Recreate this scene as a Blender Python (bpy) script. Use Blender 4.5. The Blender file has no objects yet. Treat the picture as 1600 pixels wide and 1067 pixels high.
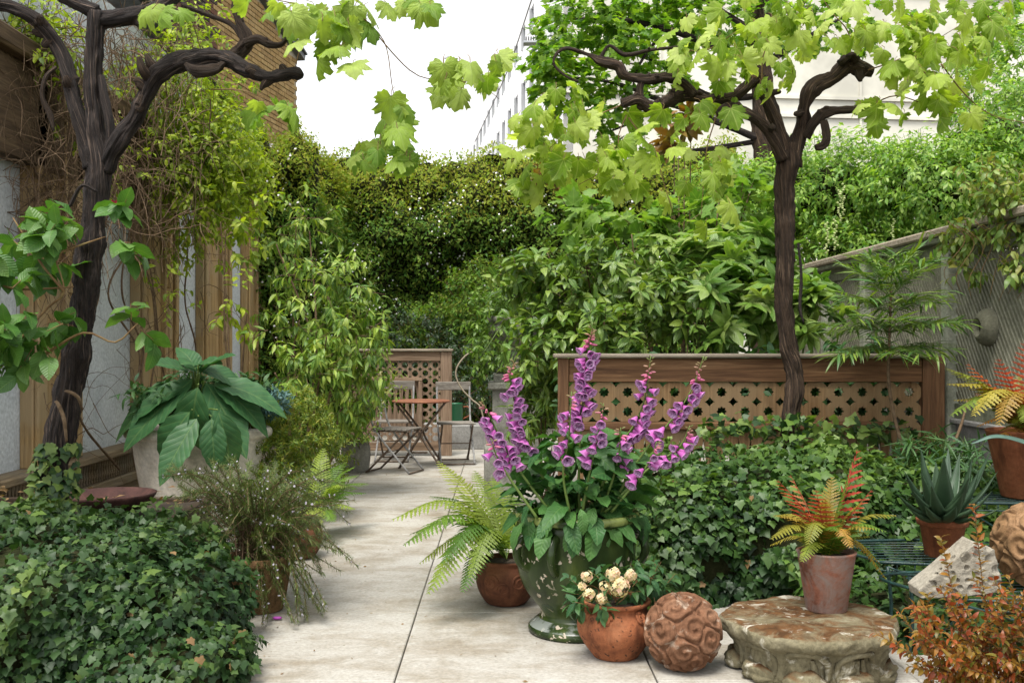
import bpy, math, random
import numpy as np
from mathutils import Vector, Matrix

random.seed(11)
rng = np.random.default_rng(11)
SC = bpy.context.scene
COL = SC.collection
PI = math.pi

# ------------------------------------------------------------------ camera, sky, sun, exposure
EYE, FPX, VPX, HOR = 1.3, 1600.0, 785.0, 540.0          # eye height; the photograph's focal length and vanishing point in its pixels
cam_d = bpy.data.cameras.new('camera')
cam = bpy.data.objects.new('camera', cam_d); COL.objects.link(cam); SC.camera = cam
cam.location = (0, 0, EYE); cam.rotation_euler = (math.radians(90), 0, 0)
cam_d.sensor_width = 36; cam_d.lens = 36
cam_d.shift_x = 15 / 1600; cam_d.shift_y = 6.5 / 1600
cam_d.clip_start = 0.1; cam_d.clip_end = 600

SUN_EL, SUN_AZ = 66, -152                                  # azimuth from +Y (into the picture) towards +X
w = bpy.data.worlds.new('World'); SC.world = w; w.use_nodes = True
wn = w.node_tree; wn.nodes.clear()
sky = wn.nodes.new('ShaderNodeTexSky'); sky.sky_type = 'NISHITA'; sky.sun_disc = False
sky.sun_elevation = math.radians(SUN_EL); sky.sun_rotation = math.radians(SUN_AZ)
sky.air_density = 1.0; sky.dust_density = 2.0; sky.ozone_density = 1.0
hs = wn.nodes.new('ShaderNodeHueSaturation'); hs.inputs['Saturation'].default_value = 0.12   # thin bright cloud
bgn = wn.nodes.new('ShaderNodeBackground'); bgn.inputs['Strength'].default_value = 0.15
won = wn.nodes.new('ShaderNodeOutputWorld')
wn.links.new(sky.outputs[0], hs.inputs['Color']); wn.links.new(hs.outputs[0], bgn.inputs['Color']); wn.links.new(bgn.outputs[0], won.inputs[0])
sun_d = bpy.data.lights.new('sun', 'SUN'); sun_d.energy = 2.1; sun_d.angle = math.radians(24); sun_d.color = (1.0, 0.95, 0.87)
sun = bpy.data.objects.new('sun', sun_d); COL.objects.link(sun)
_e, _a = math.radians(SUN_EL), math.radians(SUN_AZ)
sdir = Vector((math.sin(_a) * math.cos(_e), math.cos(_a) * math.cos(_e), math.sin(_e)))
sun.rotation_euler = sdir.to_track_quat('Z', 'Y').to_euler()
vs = SC.view_settings
SC.display_settings.display_device = 'sRGB'
vs.view_transform = 'Standard'; vs.look = 'None'; vs.gamma = 1; vs.use_curve_mapping = False
vs.exposure = 1.2
SC.cycles.max_bounces = 6; SC.cycles.diffuse_bounces = 3; SC.cycles.transmission_bounces = 4
SC.cycles.sample_clamp_indirect = 6

# ------------------------------------------------------------------ small maths
def P(x, y, Y):
    """point seen at photograph pixel (x, y) standing Y metres into the garden"""
    return np.array(((x - VPX) * Y / FPX, Y, EYE - (y - HOR) * Y / FPX))
def A(*a): return np.array(a, float)
def unit(v): v = np.asarray(v, float); return v / (np.linalg.norm(v, axis=-1, keepdims=True) + 1e-12)
def frames(d, n):
    y = unit(d); x = unit(np.cross(y, n)); z = np.cross(x, y)
    return np.stack([x, y, z], axis=-1)
_perm = np.random.default_rng(3).random((64, 64, 64))
def vnoise(p):
    p = np.asarray(p, float); i = np.floor(p).astype(int); f = p - i; f = f * f * (3 - 2 * f)
    def h(a, b, c): return _perm[(i[..., 0] + a) % 64, (i[..., 1] + b) % 64, (i[..., 2] + c) % 64]
    x, y, z = f[..., 0], f[..., 1], f[..., 2]
    a = h(0,0,0)*(1-x)+h(1,0,0)*x; b = h(0,1,0)*(1-x)+h(1,1,0)*x
    c = h(0,0,1)*(1-x)+h(1,0,1)*x; d = h(0,1,1)*(1-x)+h(1,1,1)*x
    return (a*(1-y)+b*y)*(1-z) + (c*(1-y)+d*y)*z
def fbm(p, o=3):
    p = np.asarray(p, float); s = 0; a = .5
    for k in range(o): s = s + a * vnoise(p * 2**k + 17.3 * k); a *= .5
    return s / (1 - .5**o)
def crom(pts, step):
    """smooth path through control points (any number of columns)"""
    p = np.asarray(pts, float)
    if len(p) == 2:
        n = max(2, int(np.linalg.norm(p[1, :3] - p[0, :3]) / step) + 1)
        t = np.linspace(0, 1, n)[:, None]; return p[0] * (1 - t) + p[1] * t
    q = np.vstack([2 * p[0] - p[1], p, 2 * p[-1] - p[-2]]); out = []
    for k in range(1, len(q) - 2):
        a, b, c, d = q[k-1:k+3]; n = max(1, int(round(np.linalg.norm(c[:3] - b[:3]) / step)))
        for j in range(n):
            t = j / n
            out.append(.5 * (2*b + (c-a)*t + (2*a-5*b+4*c-d)*t*t + (3*b-a-3*c+d)*t**3))
    out.append(p[-1]); return np.array(out)

# ------------------------------------------------------------------ geometry collector
class G:
    def __init__(s): s.V = []; s.F = {3: [], 4: []}; s.U = []; s.R = []; s.n = 0
    def add(s, V, quads=None, tris=None, luv=None, rnd=None):
        V = np.asarray(V, float).reshape(-1, 3); m = len(V)
        s.V.append(V)
        if quads is not None and len(quads): s.F[4].append(np.asarray(quads, int).reshape(-1, 4) + s.n)
        if tris is not None and len(tris): s.F[3].append(np.asarray(tris, int).reshape(-1, 3) + s.n)
        s.U.append(np.zeros((m, 2)) if luv is None else np.asarray(luv, float).reshape(-1, 2))
        s.R.append(np.zeros(m) if rnd is None else np.broadcast_to(np.asarray(rnd, float), (m,)))
        s.n += m; return s
    def box(s, c, size, rotz=0, rnd=0, ch=0.0):
        x, y, z = [v / 2 for v in size]
        if ch <= 0:
            v = np.array([(a*x, b*y, e*z) for e in (-1, 1) for b in (-1, 1) for a in (-1, 1)])
            q = [(0,2,3,1),(4,5,7,6),(0,1,5,4),(2,6,7,3),(0,4,6,2),(1,3,7,5)]; t = None
        else:                                                   # chamfered box: 24 vertices
            v = []; idx = {}
            for e in (-1, 1):
                for b in (-1, 1):
                    for a in (-1, 1):
                        for k in range(3):
                            p = [a*(x-ch), b*(y-ch), e*(z-ch)]; p[k] = (a*x, b*y, e*z)[k]
                            idx[a, b, e, k] = len(v); v.append(p)
            q = []; t = []
            I = idx
            for sgn in (-1, 1):
                q.append([I[sgn,-1,-1,0], I[sgn,1,-1,0], I[sgn,1,1,0], I[sgn,-1,1,0]][::sgn])
                q.append([I[-1,sgn,-1,1], I[-1,sgn,1,1], I[1,sgn,1,1], I[1,sgn,-1,1]][::sgn])
                q.append([I[-1,-1,sgn,2], I[1,-1,sgn,2], I[1,1,sgn,2], I[-1,1,sgn,2]][::sgn])
            for a in (-1, 1):
                for b in (-1, 1):
                    q.append([I[a,b,-1,0], I[a,b,1,0], I[a,b,1,1], I[a,b,-1,1]][::a*b])
                    q.append([I[-1,a,b,1], I[1,a,b,1], I[1,a,b,2], I[-1,a,b,2]][::a*b*-1*-1])
                    q.append([I[a,-1,b,0], I[a,-1,b,2], I[a,1,b,2], I[a,1,b,0]][::a*b])
            for a in (-1, 1):
                for b in (-1, 1):
                    for e in (-1, 1):
                        t.append([I[a,b,e,0], I[a,b,e,1], I[a,b,e,2]][::a*b*e])
            v = np.array(v)
        if rotz:
            c_, s_ = math.cos(rotz), math.sin(rotz)
            v = v @ np.array([[c_, s_, 0], [-s_, c_, 0], [0, 0, 1]])
        s.add(v + np.asarray(c, float), q, t, rnd=rnd); return s
    def bar(s, a, b, w, h, up=(0, 0, 1)):
        a = np.asarray(a, float); b = np.asarray(b, float); d = b - a
        x = unit(np.cross(d, up)); z = unit(np.cross(x, d)); v = []
        for p in (a, b):
            for sx, sz in ((-1,-1),(1,-1),(1,1),(-1,1)): v.append(p + x*sx*w/2 + z*sz*h/2)
        s.add(v, [(0,1,2,3),(7,6,5,4),(0,4,5,1),(1,5,6,2),(2,6,7,3),(3,7,4,0)]); return s
    def tube(s, pts, rads, seg=8, step=.03, rough=0.0, ridge=0.0, seed=0.0, flat=1.0, cap=True, rnd=0):
        pts = np.asarray(pts, float)
        rads = np.broadcast_to(np.asarray(rads, float), (len(pts),))
        c = crom(np.column_stack([pts, rads]), step); p = c[:, :3]; r = np.maximum(c[:, 3], 1e-4)
        t = unit(np.gradient(p, axis=0)); m = len(p)
        up = A(0, 0, 1) if abs(t[0, 2]) < .9 else A(1, 0, 0)
        x = unit(np.cross(t[0], up)); X = []
        for k in range(m):
            x = unit(x - t[k] * np.dot(x, t[k])); X.append(x)
        X = np.array(X); Yv = np.cross(t, X)
        th = np.linspace(0, 2*PI, seg, endpoint=False)
        L = np.concatenate([[0], np.cumsum(np.linalg.norm(np.diff(p, axis=0), axis=1))])
        R = np.repeat(r[:, None], seg, 1)
        if rough or ridge:
            tw = th[None] + L[:, None] * 1.6 + .5 * np.sin(L[:, None] * 3 + seed)
            q = np.stack([np.cos(tw) * 3.4 + seed * 7, np.sin(tw) * 3.4 + seed * 3, np.repeat(L[:, None] * 2.6, seg, 1)], -1)
            q2 = np.stack([np.cos(th)[None] * .9 + L[:, None]*0 + seed, np.sin(th)[None] * .9 + L[:, None]*0, np.repeat(L[:, None] * 11, seg, 1)], -1)
            q3 = np.stack([np.cos(tw) * 9 + seed * 7, np.sin(tw) * 9, np.repeat(L[:, None] * 7, seg, 1)], -1)
            R = R * (1 + ridge * ((1 - np.abs(2 * fbm(q, 2) - 1) * 2.2) * .8 - .25) + ridge * .6 * (vnoise(q3) - .5) * 2 + rough * 1.7 * (fbm(q2, 3) - .5) * 2)
        V = p[:, None] + X[:, None] * (np.cos(th)[None, :, None] * R[..., None]) + Yv[:, None] * (np.sin(th)[None, :, None] * R[..., None] * flat)
        i = np.arange(m - 1)[:, None] * seg; j = np.arange(seg)[None]; k = (j + 1) % seg
        q = np.stack([i + j, i + k, i + seg + k, i + seg + j], -1).reshape(-1, 4)
        luv = np.stack([np.repeat(th[None] / (2*PI), m, 0), np.repeat(L[:, None], seg, 1)], -1).reshape(-1, 2)
        V = V.reshape(-1, 3); tris = []
        if cap:
            V = np.vstack([V, p[0], p[-1]]); luv = np.vstack([luv, [0, 0], [0, L[-1]]]); e = m * seg
            for a in range(seg):
                b = (a + 1) % seg
                tris += [(e, b, a), (e + 1, (m-1)*seg + a, (m-1)*seg + b)]
        s.add(V, q, tris, luv, rnd); return s
    def lathe(s, prof, seg=48, c=(0, 0, 0), fun=None, step=None, ell=(1, 1), ax=None):
        prof = np.asarray(prof, float)
        if step: prof = crom(np.column_stack([prof, np.zeros(len(prof))]), step)[:, :2]
        m = len(prof); th = np.linspace(0, 2*PI, seg, endpoint=False)
        R = np.repeat(prof[:, :1], seg, 1); Z = np.repeat(prof[:, 1:2], seg, 1); TH = np.repeat(th[None], m, 0)
        if fun: R, Z = fun(TH, R, Z)
        V = np.stack([np.cos(TH) * R * ell[0], np.sin(TH) * R * ell[1], Z], -1).reshape(-1, 3)
        i = np.arange(m - 1)[:, None] * seg; j = np.arange(seg)[None]; k = (j + 1) % seg
        q = np.stack([i + j, i + k, i + seg + k, i + seg + j], -1).reshape(-1, 4)
        luv = np.stack([TH / (2*PI), np.repeat(np.linspace(0, 1, m)[:, None], seg, 1)], -1).reshape(-1, 2)
        if ax is not None: V = V @ np.asarray(ax).T
        s.add(V + np.asarray(c, float), q, None, luv); return s
    def inst(s, tm, pos, M, rnd):
        V, tr, uv = tm; N = len(pos); nv = len(V)
        if N == 0: return s
        W = np.einsum('nij,vj->nvi', M, V) + pos[:, None]
        T = (tr[None] + (np.arange(N) * nv)[:, None, None]).reshape(-1, 3)
        s.add(W.reshape(-1, 3), None, T, np.tile(uv, (N, 1)), np.repeat(rnd, nv)); return s
    def mesh(s, name, mat, smooth=True, off=(0, 0, 0)):
        me = bpy.data.meshes.new(name)
        V = np.vstack(s.V) - np.asarray(off, float)
        fs = []; ls = []
        for k in (4, 3):
            if s.F[k]:
                f = np.vstack(s.F[k]); fs.append(f.reshape(-1)); ls.append(np.full(len(f), k))
        loops = np.concatenate(fs); cnt = np.concatenate(ls)
        me.vertices.add(len(V)); me.vertices.foreach_set('co', V.astype(np.float32).reshape(-1))
        me.loops.add(len(loops)); me.loops.foreach_set('vertex_index', loops.astype(np.int32))
        me.polygons.add(len(cnt)); me.polygons.foreach_set('loop_start', np.concatenate([[0], np.cumsum(cnt)[:-1]]).astype(np.int32))
        me.polygons.foreach_set('use_smooth', np.full(len(cnt), bool(smooth)))
        a = me.attributes.new('luv', 'FLOAT2', 'POINT'); a.data.foreach_set('vector', np.vstack(s.U).astype(np.float32).reshape(-1))
        a = me.attributes.new('rnd', 'FLOAT', 'POINT'); a.data.foreach_set('value', np.concatenate(s.R).astype(np.float32))
        me.update(calc_edges=True); me.validate()
        if mat: me.materials.append(mat)
        return me

# ------------------------------------------------------------------ objects
WM = {}
def put(name, data, M, parent=None):
    o = bpy.data.objects.new(name, data); COL.objects.link(o)
    if parent is not None:
        o.parent = parent; o.matrix_parent_inverse = WM[parent.name].inverted()
    o.matrix_basis = M; WM[o.name] = M
    return o
def tag(o, label=None, cat=None, group=None, kind=None):
    if label: o['label'] = label
    if cat: o['category'] = cat
    if group: o['group'] = group
    if kind: o['kind'] = kind
    return o
def thing(name, label, cat, loc, group=None):
    o = put(name, None, Matrix.Translation(Vector(loc))); o.empty_display_size = .05
    return tag(o, label, cat, group)
def build(name, g, mat, parent=None, smooth=True, kind=None, bev=0):
    off = WM[parent.name].translation if parent is not None else Vector(np.vstack(g.V).mean(0) * A(1, 1, 0))
    me = g.mesh(name, mat, smooth, off)
    o = put(name, me, Matrix.Translation(off), parent)
    if kind: o['kind'] = kind
    if bev:
        b = o.modifiers.new('bevel', 'BEVEL'); b.width = bev; b.segments = 2; b.limit_method = 'ANGLE'
    return o
def mat4(M3, p):
    m = Matrix.Identity(4)
    for i in range(3):
        for j in range(3): m[i][j] = M3[i][j]
        m[i][3] = p[i]
    return m
_tmesh = {}
def leafset(parent, tms, pos, d, n, sc, mat, parts=300, name='leaf', mass='foliage', cell=9, wid=None, tone=None):
    """leaves at pos along d, facing n: those that show largest are objects of their own, the rest one mass"""
    pos = np.asarray(pos, float); N = len(pos)
    if N == 0: return
    sc = np.broadcast_to(np.asarray(sc, float), (N,))
    M = frames(d, n) * sc[:, None, None]
    if wid is not None: M = M * np.stack([wid, np.ones(N), np.ones(N)], -1)[:, None, :]
    var = rng.integers(0, len(tms), N); rnd = rng.random(N) if tone is None else np.clip(tone, 0, .999)
    solo = np.zeros(N, bool)
    if parts:
        ctr = pos + M[:, :, 1] * .5
        px = VPX + ctr[:, 0] / ctr[:, 1] * FPX; py = HOR - (ctr[:, 2] - EYE) / ctr[:, 1] * FPX
        ok = (px > 4) & (px < 1596) & (py > 4) & (py < 1063)
        best = {}
        for k in np.nonzero(ok)[0]:
            c = (int(px[k] // cell), int(py[k] // cell))
            if c not in best or pos[k, 1] < pos[best[c], 1]: best[c] = k
        cand = np.array(sorted(best.values(), key=lambda k: -sc[k] / pos[k, 1])[:parts], int)
        if len(cand): solo[cand] = True
    for k in np.nonzero(solo)[0]:
        key = (id(tms[var[k]]), mat.name)
        if key not in _tmesh: _tmesh[key] = G().add(tms[var[k]][0], None, tms[var[k]][1], tms[var[k]][2]).mesh(name, mat)
        o = put(name, _tmesh[key], mat4(M[k], pos[k]), parent); o.color = (rnd[k], rnd[k], rnd[k], 1)
    if (~solo).any():
        g = G()
        for v in range(len(tms)):
            s_ = (~solo) & (var == v); g.inst(tms[v], pos[s_], M[s_], rnd[s_])
        build(mass, g, mat, parent, kind='stuff')

# ------------------------------------------------------------------ leaf shapes (stalk at the origin, +Y along the leaf, +Z its face)
def ovate(w=.5, n=4, fold=.25, droop=.15, peak=.4, wave=0.0, tip=1.0, serr=0.0, seed=0):
    t = np.linspace(0, 1, n + 1); r = np.random.default_rng(seed)
    a = peak / (1 - peak)
    hw = w / 2 * (t ** (a * 1.1 + .02)) * (1 - t) ** (1.0 * tip) ; hw = hw / hw.max() * w / 2; hw[0] = .0
    V = []; uv = []
    for k in range(n + 1):
        z = -droop * t[k] ** 2; y = t[k] * (1 - .25 * droop * t[k])
        wv = wave * math.sin(k * 2.1 + seed); e = 1 + serr * ((k % 2) * 2 - 1)
        for sx in (-1, 0, 1):
            V.append((sx * hw[k] * e, y, z + (abs(sx) * hw[k] * fold) + sx * wv * hw[k])); uv.append((sx * hw[k] * e, t[k]))
    F = []
    for k in range(n):
        a_ = 3 * k
        for j in (0, 1):
            p, q, r_, s_ = a_ + j, a_ + j + 1, a_ + 4 + j, a_ + 3 + j
            if k == 0: F.append((p + 1 - j if j == 0 else p, r_, s_)); continue
            if k == n - 1: F.append((p, q, a_ + 4)); continue
            F += [(p, q, r_), (p, r_, s_)]
    return np.array(V), np.array(F), np.array(uv)
def outline_leaf(half, c=(0, .15), ring=.55, cup=-.1, rip=.05, seed=0, lift=.03):
    r = np.random.default_rng(seed)
    h = np.array(half, float)
    o = np.vstack([h, (h * A(-1, 1))[::-1][1:-1] if abs(h[-1, 0]) < 1e-6 and abs(h[0, 0]) < 1e-6 else (h * A(-1, 1))[::-1][1:]])
    c = np.array(c); n = len(o); rr = np.linalg.norm(o - c, axis=1)
    zo = cup * rr ** 2 + rip * (r.random(n) - .5) * 2
    V = [(c[0], c[1], 0)]; uv = [tuple(c)]; F = []
    if ring:
        m = c + (o - c) * ring
        V += [(a, b, lift) for a, b in m]; uv += [tuple(a) for a in m]
        for k in range(n): F.append((0, 1 + (k + 1) % n, 1 + k))
        V += [(o[k, 0], o[k, 1], zo[k]) for k in range(n)]; uv += [tuple(a) for a in o]
        for k in range(n):
            k2 = (k + 1) % n; F += [(1 + k, 1 + k2, 1 + n + k2), (1 + k, 1 + n + k2, 1 + n + k)]
    else:
        V += [(o[k, 0], o[k, 1], zo[k]) for k in range(n)]; uv += [tuple(a) for a in o]
        for k in range(n): F.append((0, 1 + (k + 1) % n, 1 + k))
    return np.array(V), np.array(F), np.array(uv)
GRAPE = [(0,0),(.14,-.2),(.3,-.27),(.38,-.17),(.52,-.16),(.53,-.03),(.66,.06),(.54,.13),(.6,.25),(.45,.27),(.56,.4),(.7,.52),(.57,.56),(.56,.69),(.42,.64),(.31,.58),(.31,.7),(.33,.8),(.2,.83),(.12,.93),(0,1.05)]
def folded(tm, f, tw):
    V, F, U = tm; V = V.copy(); V[:, 2] += -f * np.abs(V[:, 0]) + tw * V[:, 0] * V[:, 1]; return V, F, U
T_GRAPE = [folded(outline_leaf(GRAPE, (0, .16), .55, c_, .08, s, .04), f_, t_) for s, (c_, f_, t_) in enumerate(((-.15,.05,.1), (-.3,.25,-.2), (-.5,.1,.2), (-.2,.45,0), (-.4,-.2,.25), (-.1,.3,-.35)))]
IVY = [(0,0),(.2,-.13),(.42,-.08),(.41,.14),(.56,.33),(.33,.50),(0,1)]
T_IVY = [outline_leaf(IVY, (0, .22), 0, c_, .05, s) for s, c_ in enumerate((-.2, -.35, -.1, -.28))]
MAPLE = [(0,0),(.2,-.1),(.46,.02),(.4,.2),(.72,.44),(.42,.48),(.3,.5),(.34,.75),(.16,.76),(0,1.05)]
T_MAPLE = [outline_leaf(MAPLE, (0, .25), 0, -.15, .04, s) for s in range(3)]
FATSIA = [(0,0),(.1,-.12),(.4,-.32),(.55,-.3),(.42,-.12),(.25,.02),(.7,.02),(.95,.12),(.7,.24),(.34,.22),(.66,.52),(.78,.76),(.5,.66),(.22,.42),(.2,.8),(0,1.12)]
T_FATSIA = [outline_leaf(FATSIA, (0, .12), .5, -.22, .03, s, .05) for s in range(3)]
T_SMALL = [ovate(.42, 2, .2, .15, .45, seed=s) for s in range(2)]
T_MID = [ovate(.42, 4, .3, d_, .4, .15, seed=s) for s, d_ in enumerate((.15, .35, .55))]
T_LANCE = [ovate(.26, 4, .25, d_, .4, .1, seed=s) for s, d_ in enumerate((.15, .4))]
T_BROAD = [ovate(.6, 6, .2, d_, .42, .12, seed=s) for s, d_ in enumerate((.15, .4, .3))]
T_STRAP = [ovate(.095, 4, .2, d_, .35, 0, seed=s) for s, d_ in enumerate((.05, .2, .4))]
T_NEEDLE = [(np.array([(-.045, 0, 0), (.045, 0, 0), (.03, .8, 0), (0, 1, -.05), (-.03, .8, 0)]), np.array([(0, 1, 2), (0, 2, 4), (4, 2, 3)]), np.zeros((5, 2)))]
T_PETAL = [ovate(.75, 2, .2, .1, .55, seed=1)]

# ------------------------------------------------------------------ materials
class NT:
    def __init__(s, name):
        s.m = bpy.data.materials.new(name); s.m.use_nodes = True; s.t = s.m.node_tree; s.t.nodes.clear()
        s.out = s.n('OutputMaterial')
    def n(s, ty, ins=None, **kw):
        nd = s.t.nodes.new('ShaderNode' + ty)
        for k, v in kw.items(): setattr(nd, k, v)
        for k, v in (ins or {}).items():
            if hasattr(v, 'is_output') or isinstance(v, bpy.types.NodeSocket): s.t.links.new(v, nd.inputs[k])
            else: nd.inputs[k].default_value = v
        return nd
    def math(s, op, a, b=0.0, c=None, clamp=False):
        i = {0: a, 1: b}
        if c is not None: i[2] = c
        return s.n('Math', i, operation=op, use_clamp=clamp).outputs[0]
    def noise(s, vec, scale, det=3, rough=.5, dist=0):
        return s.n('TexNoise', {'Vector': vec, 'Scale': scale, 'Detail': det, 'Roughness': rough, 'Distortion': dist}).outputs['Fac']
    def ramp(s, fac, stops):
        r = s.n('ValToRGB', {'Fac': fac}); e = r.color_ramp.elements
        while len(e) < len(stops): e.new(.5)
        for k, (p, c) in enumerate(stops):
            e[k].position = p; e[k].color = (*(c if not np.isscalar(c) else (c, c, c)), 1)
        return r.outputs[0]
    def mix(s, f, a, b, mode='MIX'):
        nd = s.n('Mix', {0: f}, data_type='RGBA', blend_type=mode)
        for k, v in ((6, a), (7, b)):
            if isinstance(v, bpy.types.NodeSocket): s.t.links.new(v, nd.inputs[k])
            else: nd.inputs[k].default_value = (*v, 1)
        return nd.outputs[2]
    def pos(s, scale=(1, 1, 1), rot=(0, 0, 0), obj=False):
        src = s.n('TexCoord').outputs['Object'] if obj else s.n('NewGeometry').outputs['Position']
        return s.n('Mapping', {'Vector': src, 'Scale': scale, 'Rotation': rot}).outputs[0]
    def bump(s, h, st=.3, dist=.01):
        return s.n('Bump', {'Height': h, 'Strength': st, 'Distance': dist}).outputs[0]
    def end(s, col, rough=.7, nrm=None, spec=.4, **kw):
        b = s.n('BsdfPrincipled', {'Base Color': col if isinstance(col, bpy.types.NodeSocket) else (*col, 1), 'Roughness': rough, 'Specular IOR Level': spec})
        for k, v in kw.items(): b.inputs[k.replace('_', ' ')].default_value = v
        if nrm is not None: s.t.links.new(nrm, b.inputs['Normal'])
        s.t.links.new(b.outputs[0], s.out.inputs[0]); s.b = b
        return s.m
def mottle(name, cols, scale=6, rough=.8, bump=.4, fine=60, spec=.3, dist=.4, bd=.01, spot=None, spots=25, amt=.62):
    k = NT(name); p = k.pos()
    f = k.noise(p, scale, 6, .6, dist); f2 = k.noise(p, fine, 4, .6)
    n = len(cols); col = k.ramp(f, [(.3 + .4 * i / (n - 1), c) for i, c in enumerate(cols)])
    col = k.mix(.6, col, k.ramp(f2, [(.3, .55), (.7, 1.25)]), 'MULTIPLY')
    if spot:
        s = k.noise(p, spots, 3, .6, .3); col = k.mix(k.ramp(s, [(amt, 0.), (amt + .06, 1.)]), col, spot)
    h = k.math('ADD', f2, k.math('MULTIPLY', f, 2.0))
    return k.end(col, rough, k.bump(h, bump, bd), spec)
def woodmat(name, cols, axis=2, scale=1.0, rough=.75, bump=.5, grey=None):
    k = NT(name); sv = [14 * scale] * 3; sv[axis] = .9 * scale
    p = k.pos(sv); f = k.noise(p, 2.0, 5, .65, .8); fb = k.noise(k.pos(), 3, 3)
    sv2 = [90 * scale] * 3; sv2[axis] = 3 * scale; f2 = k.noise(k.pos(sv2), 1.0, 3, .6)
    n = len(cols); col = k.ramp(f, [(.28 + .44 * i / (n - 1), c) for i, c in enumerate(cols)])
    col = k.mix(.55, col, k.ramp(f2, [(.3, .55), (.65, 1.2)]), 'MULTIPLY')
    if grey: col = k.mix(k.ramp(fb, [(.42, 0.), (.62, .8)]), col, grey)
    return k.end(col, rough, k.bump(k.math('ADD', f2, f), bump, .006), .25)
def leafmat(name, cols, trans=.32, rough=.42, vein=None, veincol=None, spec=.45, tmul=(1.5, 1.6, .55), spotty=0):
    k = NT(name)
    r = k.math('FRACT', k.math('ADD', k.n('Attribute', attribute_name='rnd').outputs['Fac'], k.n('ObjectInfo').outputs['Color']))
    n = len(cols); col = k.ramp(r, [(i / max(1, n - 1), c) for i, c in enumerate(cols)])
    f = k.noise(k.pos(), 18, 2); col = k.mix(.7, col, k.ramp(f, [(.3, .72), (.7, 1.22)]), 'MULTIPLY')
    nrm = None
    if vein:
        uv = k.n('Attribute', attribute_name='luv').outputs['Vector']; xy = k.n('SeparateXYZ', {0: uv}); x, y = xy.outputs[0], xy.outputs[1]
        ax = k.math('ABSOLUTE', x)
        if vein == 'palm':
            th = k.math('ARCTAN2', x, k.math('ADD', y, .02)); rad = k.math('SQRT', k.math('ADD', k.math('MULTIPLY', x, x), k.math('MULTIPLY', y, y)))
            dd = k.math('MULTIPLY', k.math('PINGPONG', k.math('ABSOLUTE', th), .42), rad)
            v = k.math('SUBTRACT', 1, k.math('MULTIPLY', dd, 26, clamp=True))
            sec = k.math('PINGPONG', k.math('ADD', k.math('MULTIPLY', rad, 9), k.math('MULTIPLY', dd, -14)), .5)
        else:
            v = k.math('SUBTRACT', 1, k.math('MULTIPLY', ax, 55, clamp=True))
            sec = k.math('PINGPONG', k.math('SUBTRACT', k.math('MULTIPLY', y, 9.0), k.math('MULTIPLY', ax, 9.0)), .5)
        s2 = k.math('SUBTRACT', 1, k.math('MULTIPLY', sec, 7, clamp=True))
        vv = k.math('MAXIMUM', v, k.math('MULTIPLY', s2, .45))
        col = k.mix(k.math('MULTIPLY', vv, .55), col, veincol or tuple(min(1, c * 2.2 + .02) for c in cols[-1]))
        nrm = k.bump(k.math('SUBTRACT', k.math('MULTIPLY', sec, 1.5, clamp=True), vv), .35, .004)
    b = k.n('BsdfPrincipled', {'Base Color': col, 'Roughness': rough, 'Specular IOR Level': spec})
    t = k.n('BsdfTranslucent', {'Color': k.mix(1.0, col, tmul, 'MULTIPLY')})
    if nrm is not None:
        k.t.links.new(nrm, b.inputs['Normal'])
    mx = k.n('MixShader', {0: trans, 1: b.outputs[0], 2: t.outputs[0]}); k.t.links.new(mx.outputs[0], k.out.inputs[0])
    return k.m
def plain(name, c, rough=.6, spec=.4, **kw): return NT(name).end(c, rough, None, spec, **kw)
def barkmat(name, cols):
    k = NT(name); uv = k.n('Attribute', attribute_name='luv').outputs['Vector']
    xy = k.n('SeparateXYZ', {0: uv}); th = k.math('ADD', k.math('MULTIPLY', xy.outputs[0], 2 * PI), k.math('MULTIPLY', xy.outputs[1], 1.6))
    v = k.n('CombineXYZ', {0: k.math('MULTIPLY', k.math('COSINE', th), 3.2), 1: k.math('MULTIPLY', k.math('SINE', th), 3.2), 2: k.math('MULTIPLY', xy.outputs[1], 3.0)}).outputs[0]
    f = k.noise(v, 1.6, 6, .65, .5); f2 = k.noise(v, 6, 4, .7, .3); n = len(cols)
    g = k.math('ADD', k.math('MULTIPLY', f, .6), k.math('MULTIPLY', f2, .4))
    col = k.ramp(g, [(.3 + .4 * i / (n - 1), c) for i, c in enumerate(cols)])
    v2 = k.n('CombineXYZ', {0: k.math('MULTIPLY', k.math('COSINE', th), 9.0), 1: k.math('MULTIPLY', k.math('SINE', th), 9.0), 2: k.math('MULTIPLY', xy.outputs[1], 7.0)}).outputs[0]
    cr = k.noise(v2, 1.0, 5, .7, .4); crack = k.ramp(k.math('ABSOLUTE', k.math('SUBTRACT', cr, .5)), [(.0, .25), (.035, 1.)])
    col = k.mix(1.0, col, crack, 'MULTIPLY')
    pl = k.noise(v2, .55, 3, .6); col = k.mix(k.ramp(pl, [(.60, 0.), (.68, .75)]), col, tuple(c * 1.5 for c in cols[-1]))
    return k.end(col, .75, k.bump(k.math('ADD', g, k.math('MULTIPLY', cr, .8)), 1.0, .03), .3)
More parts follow.
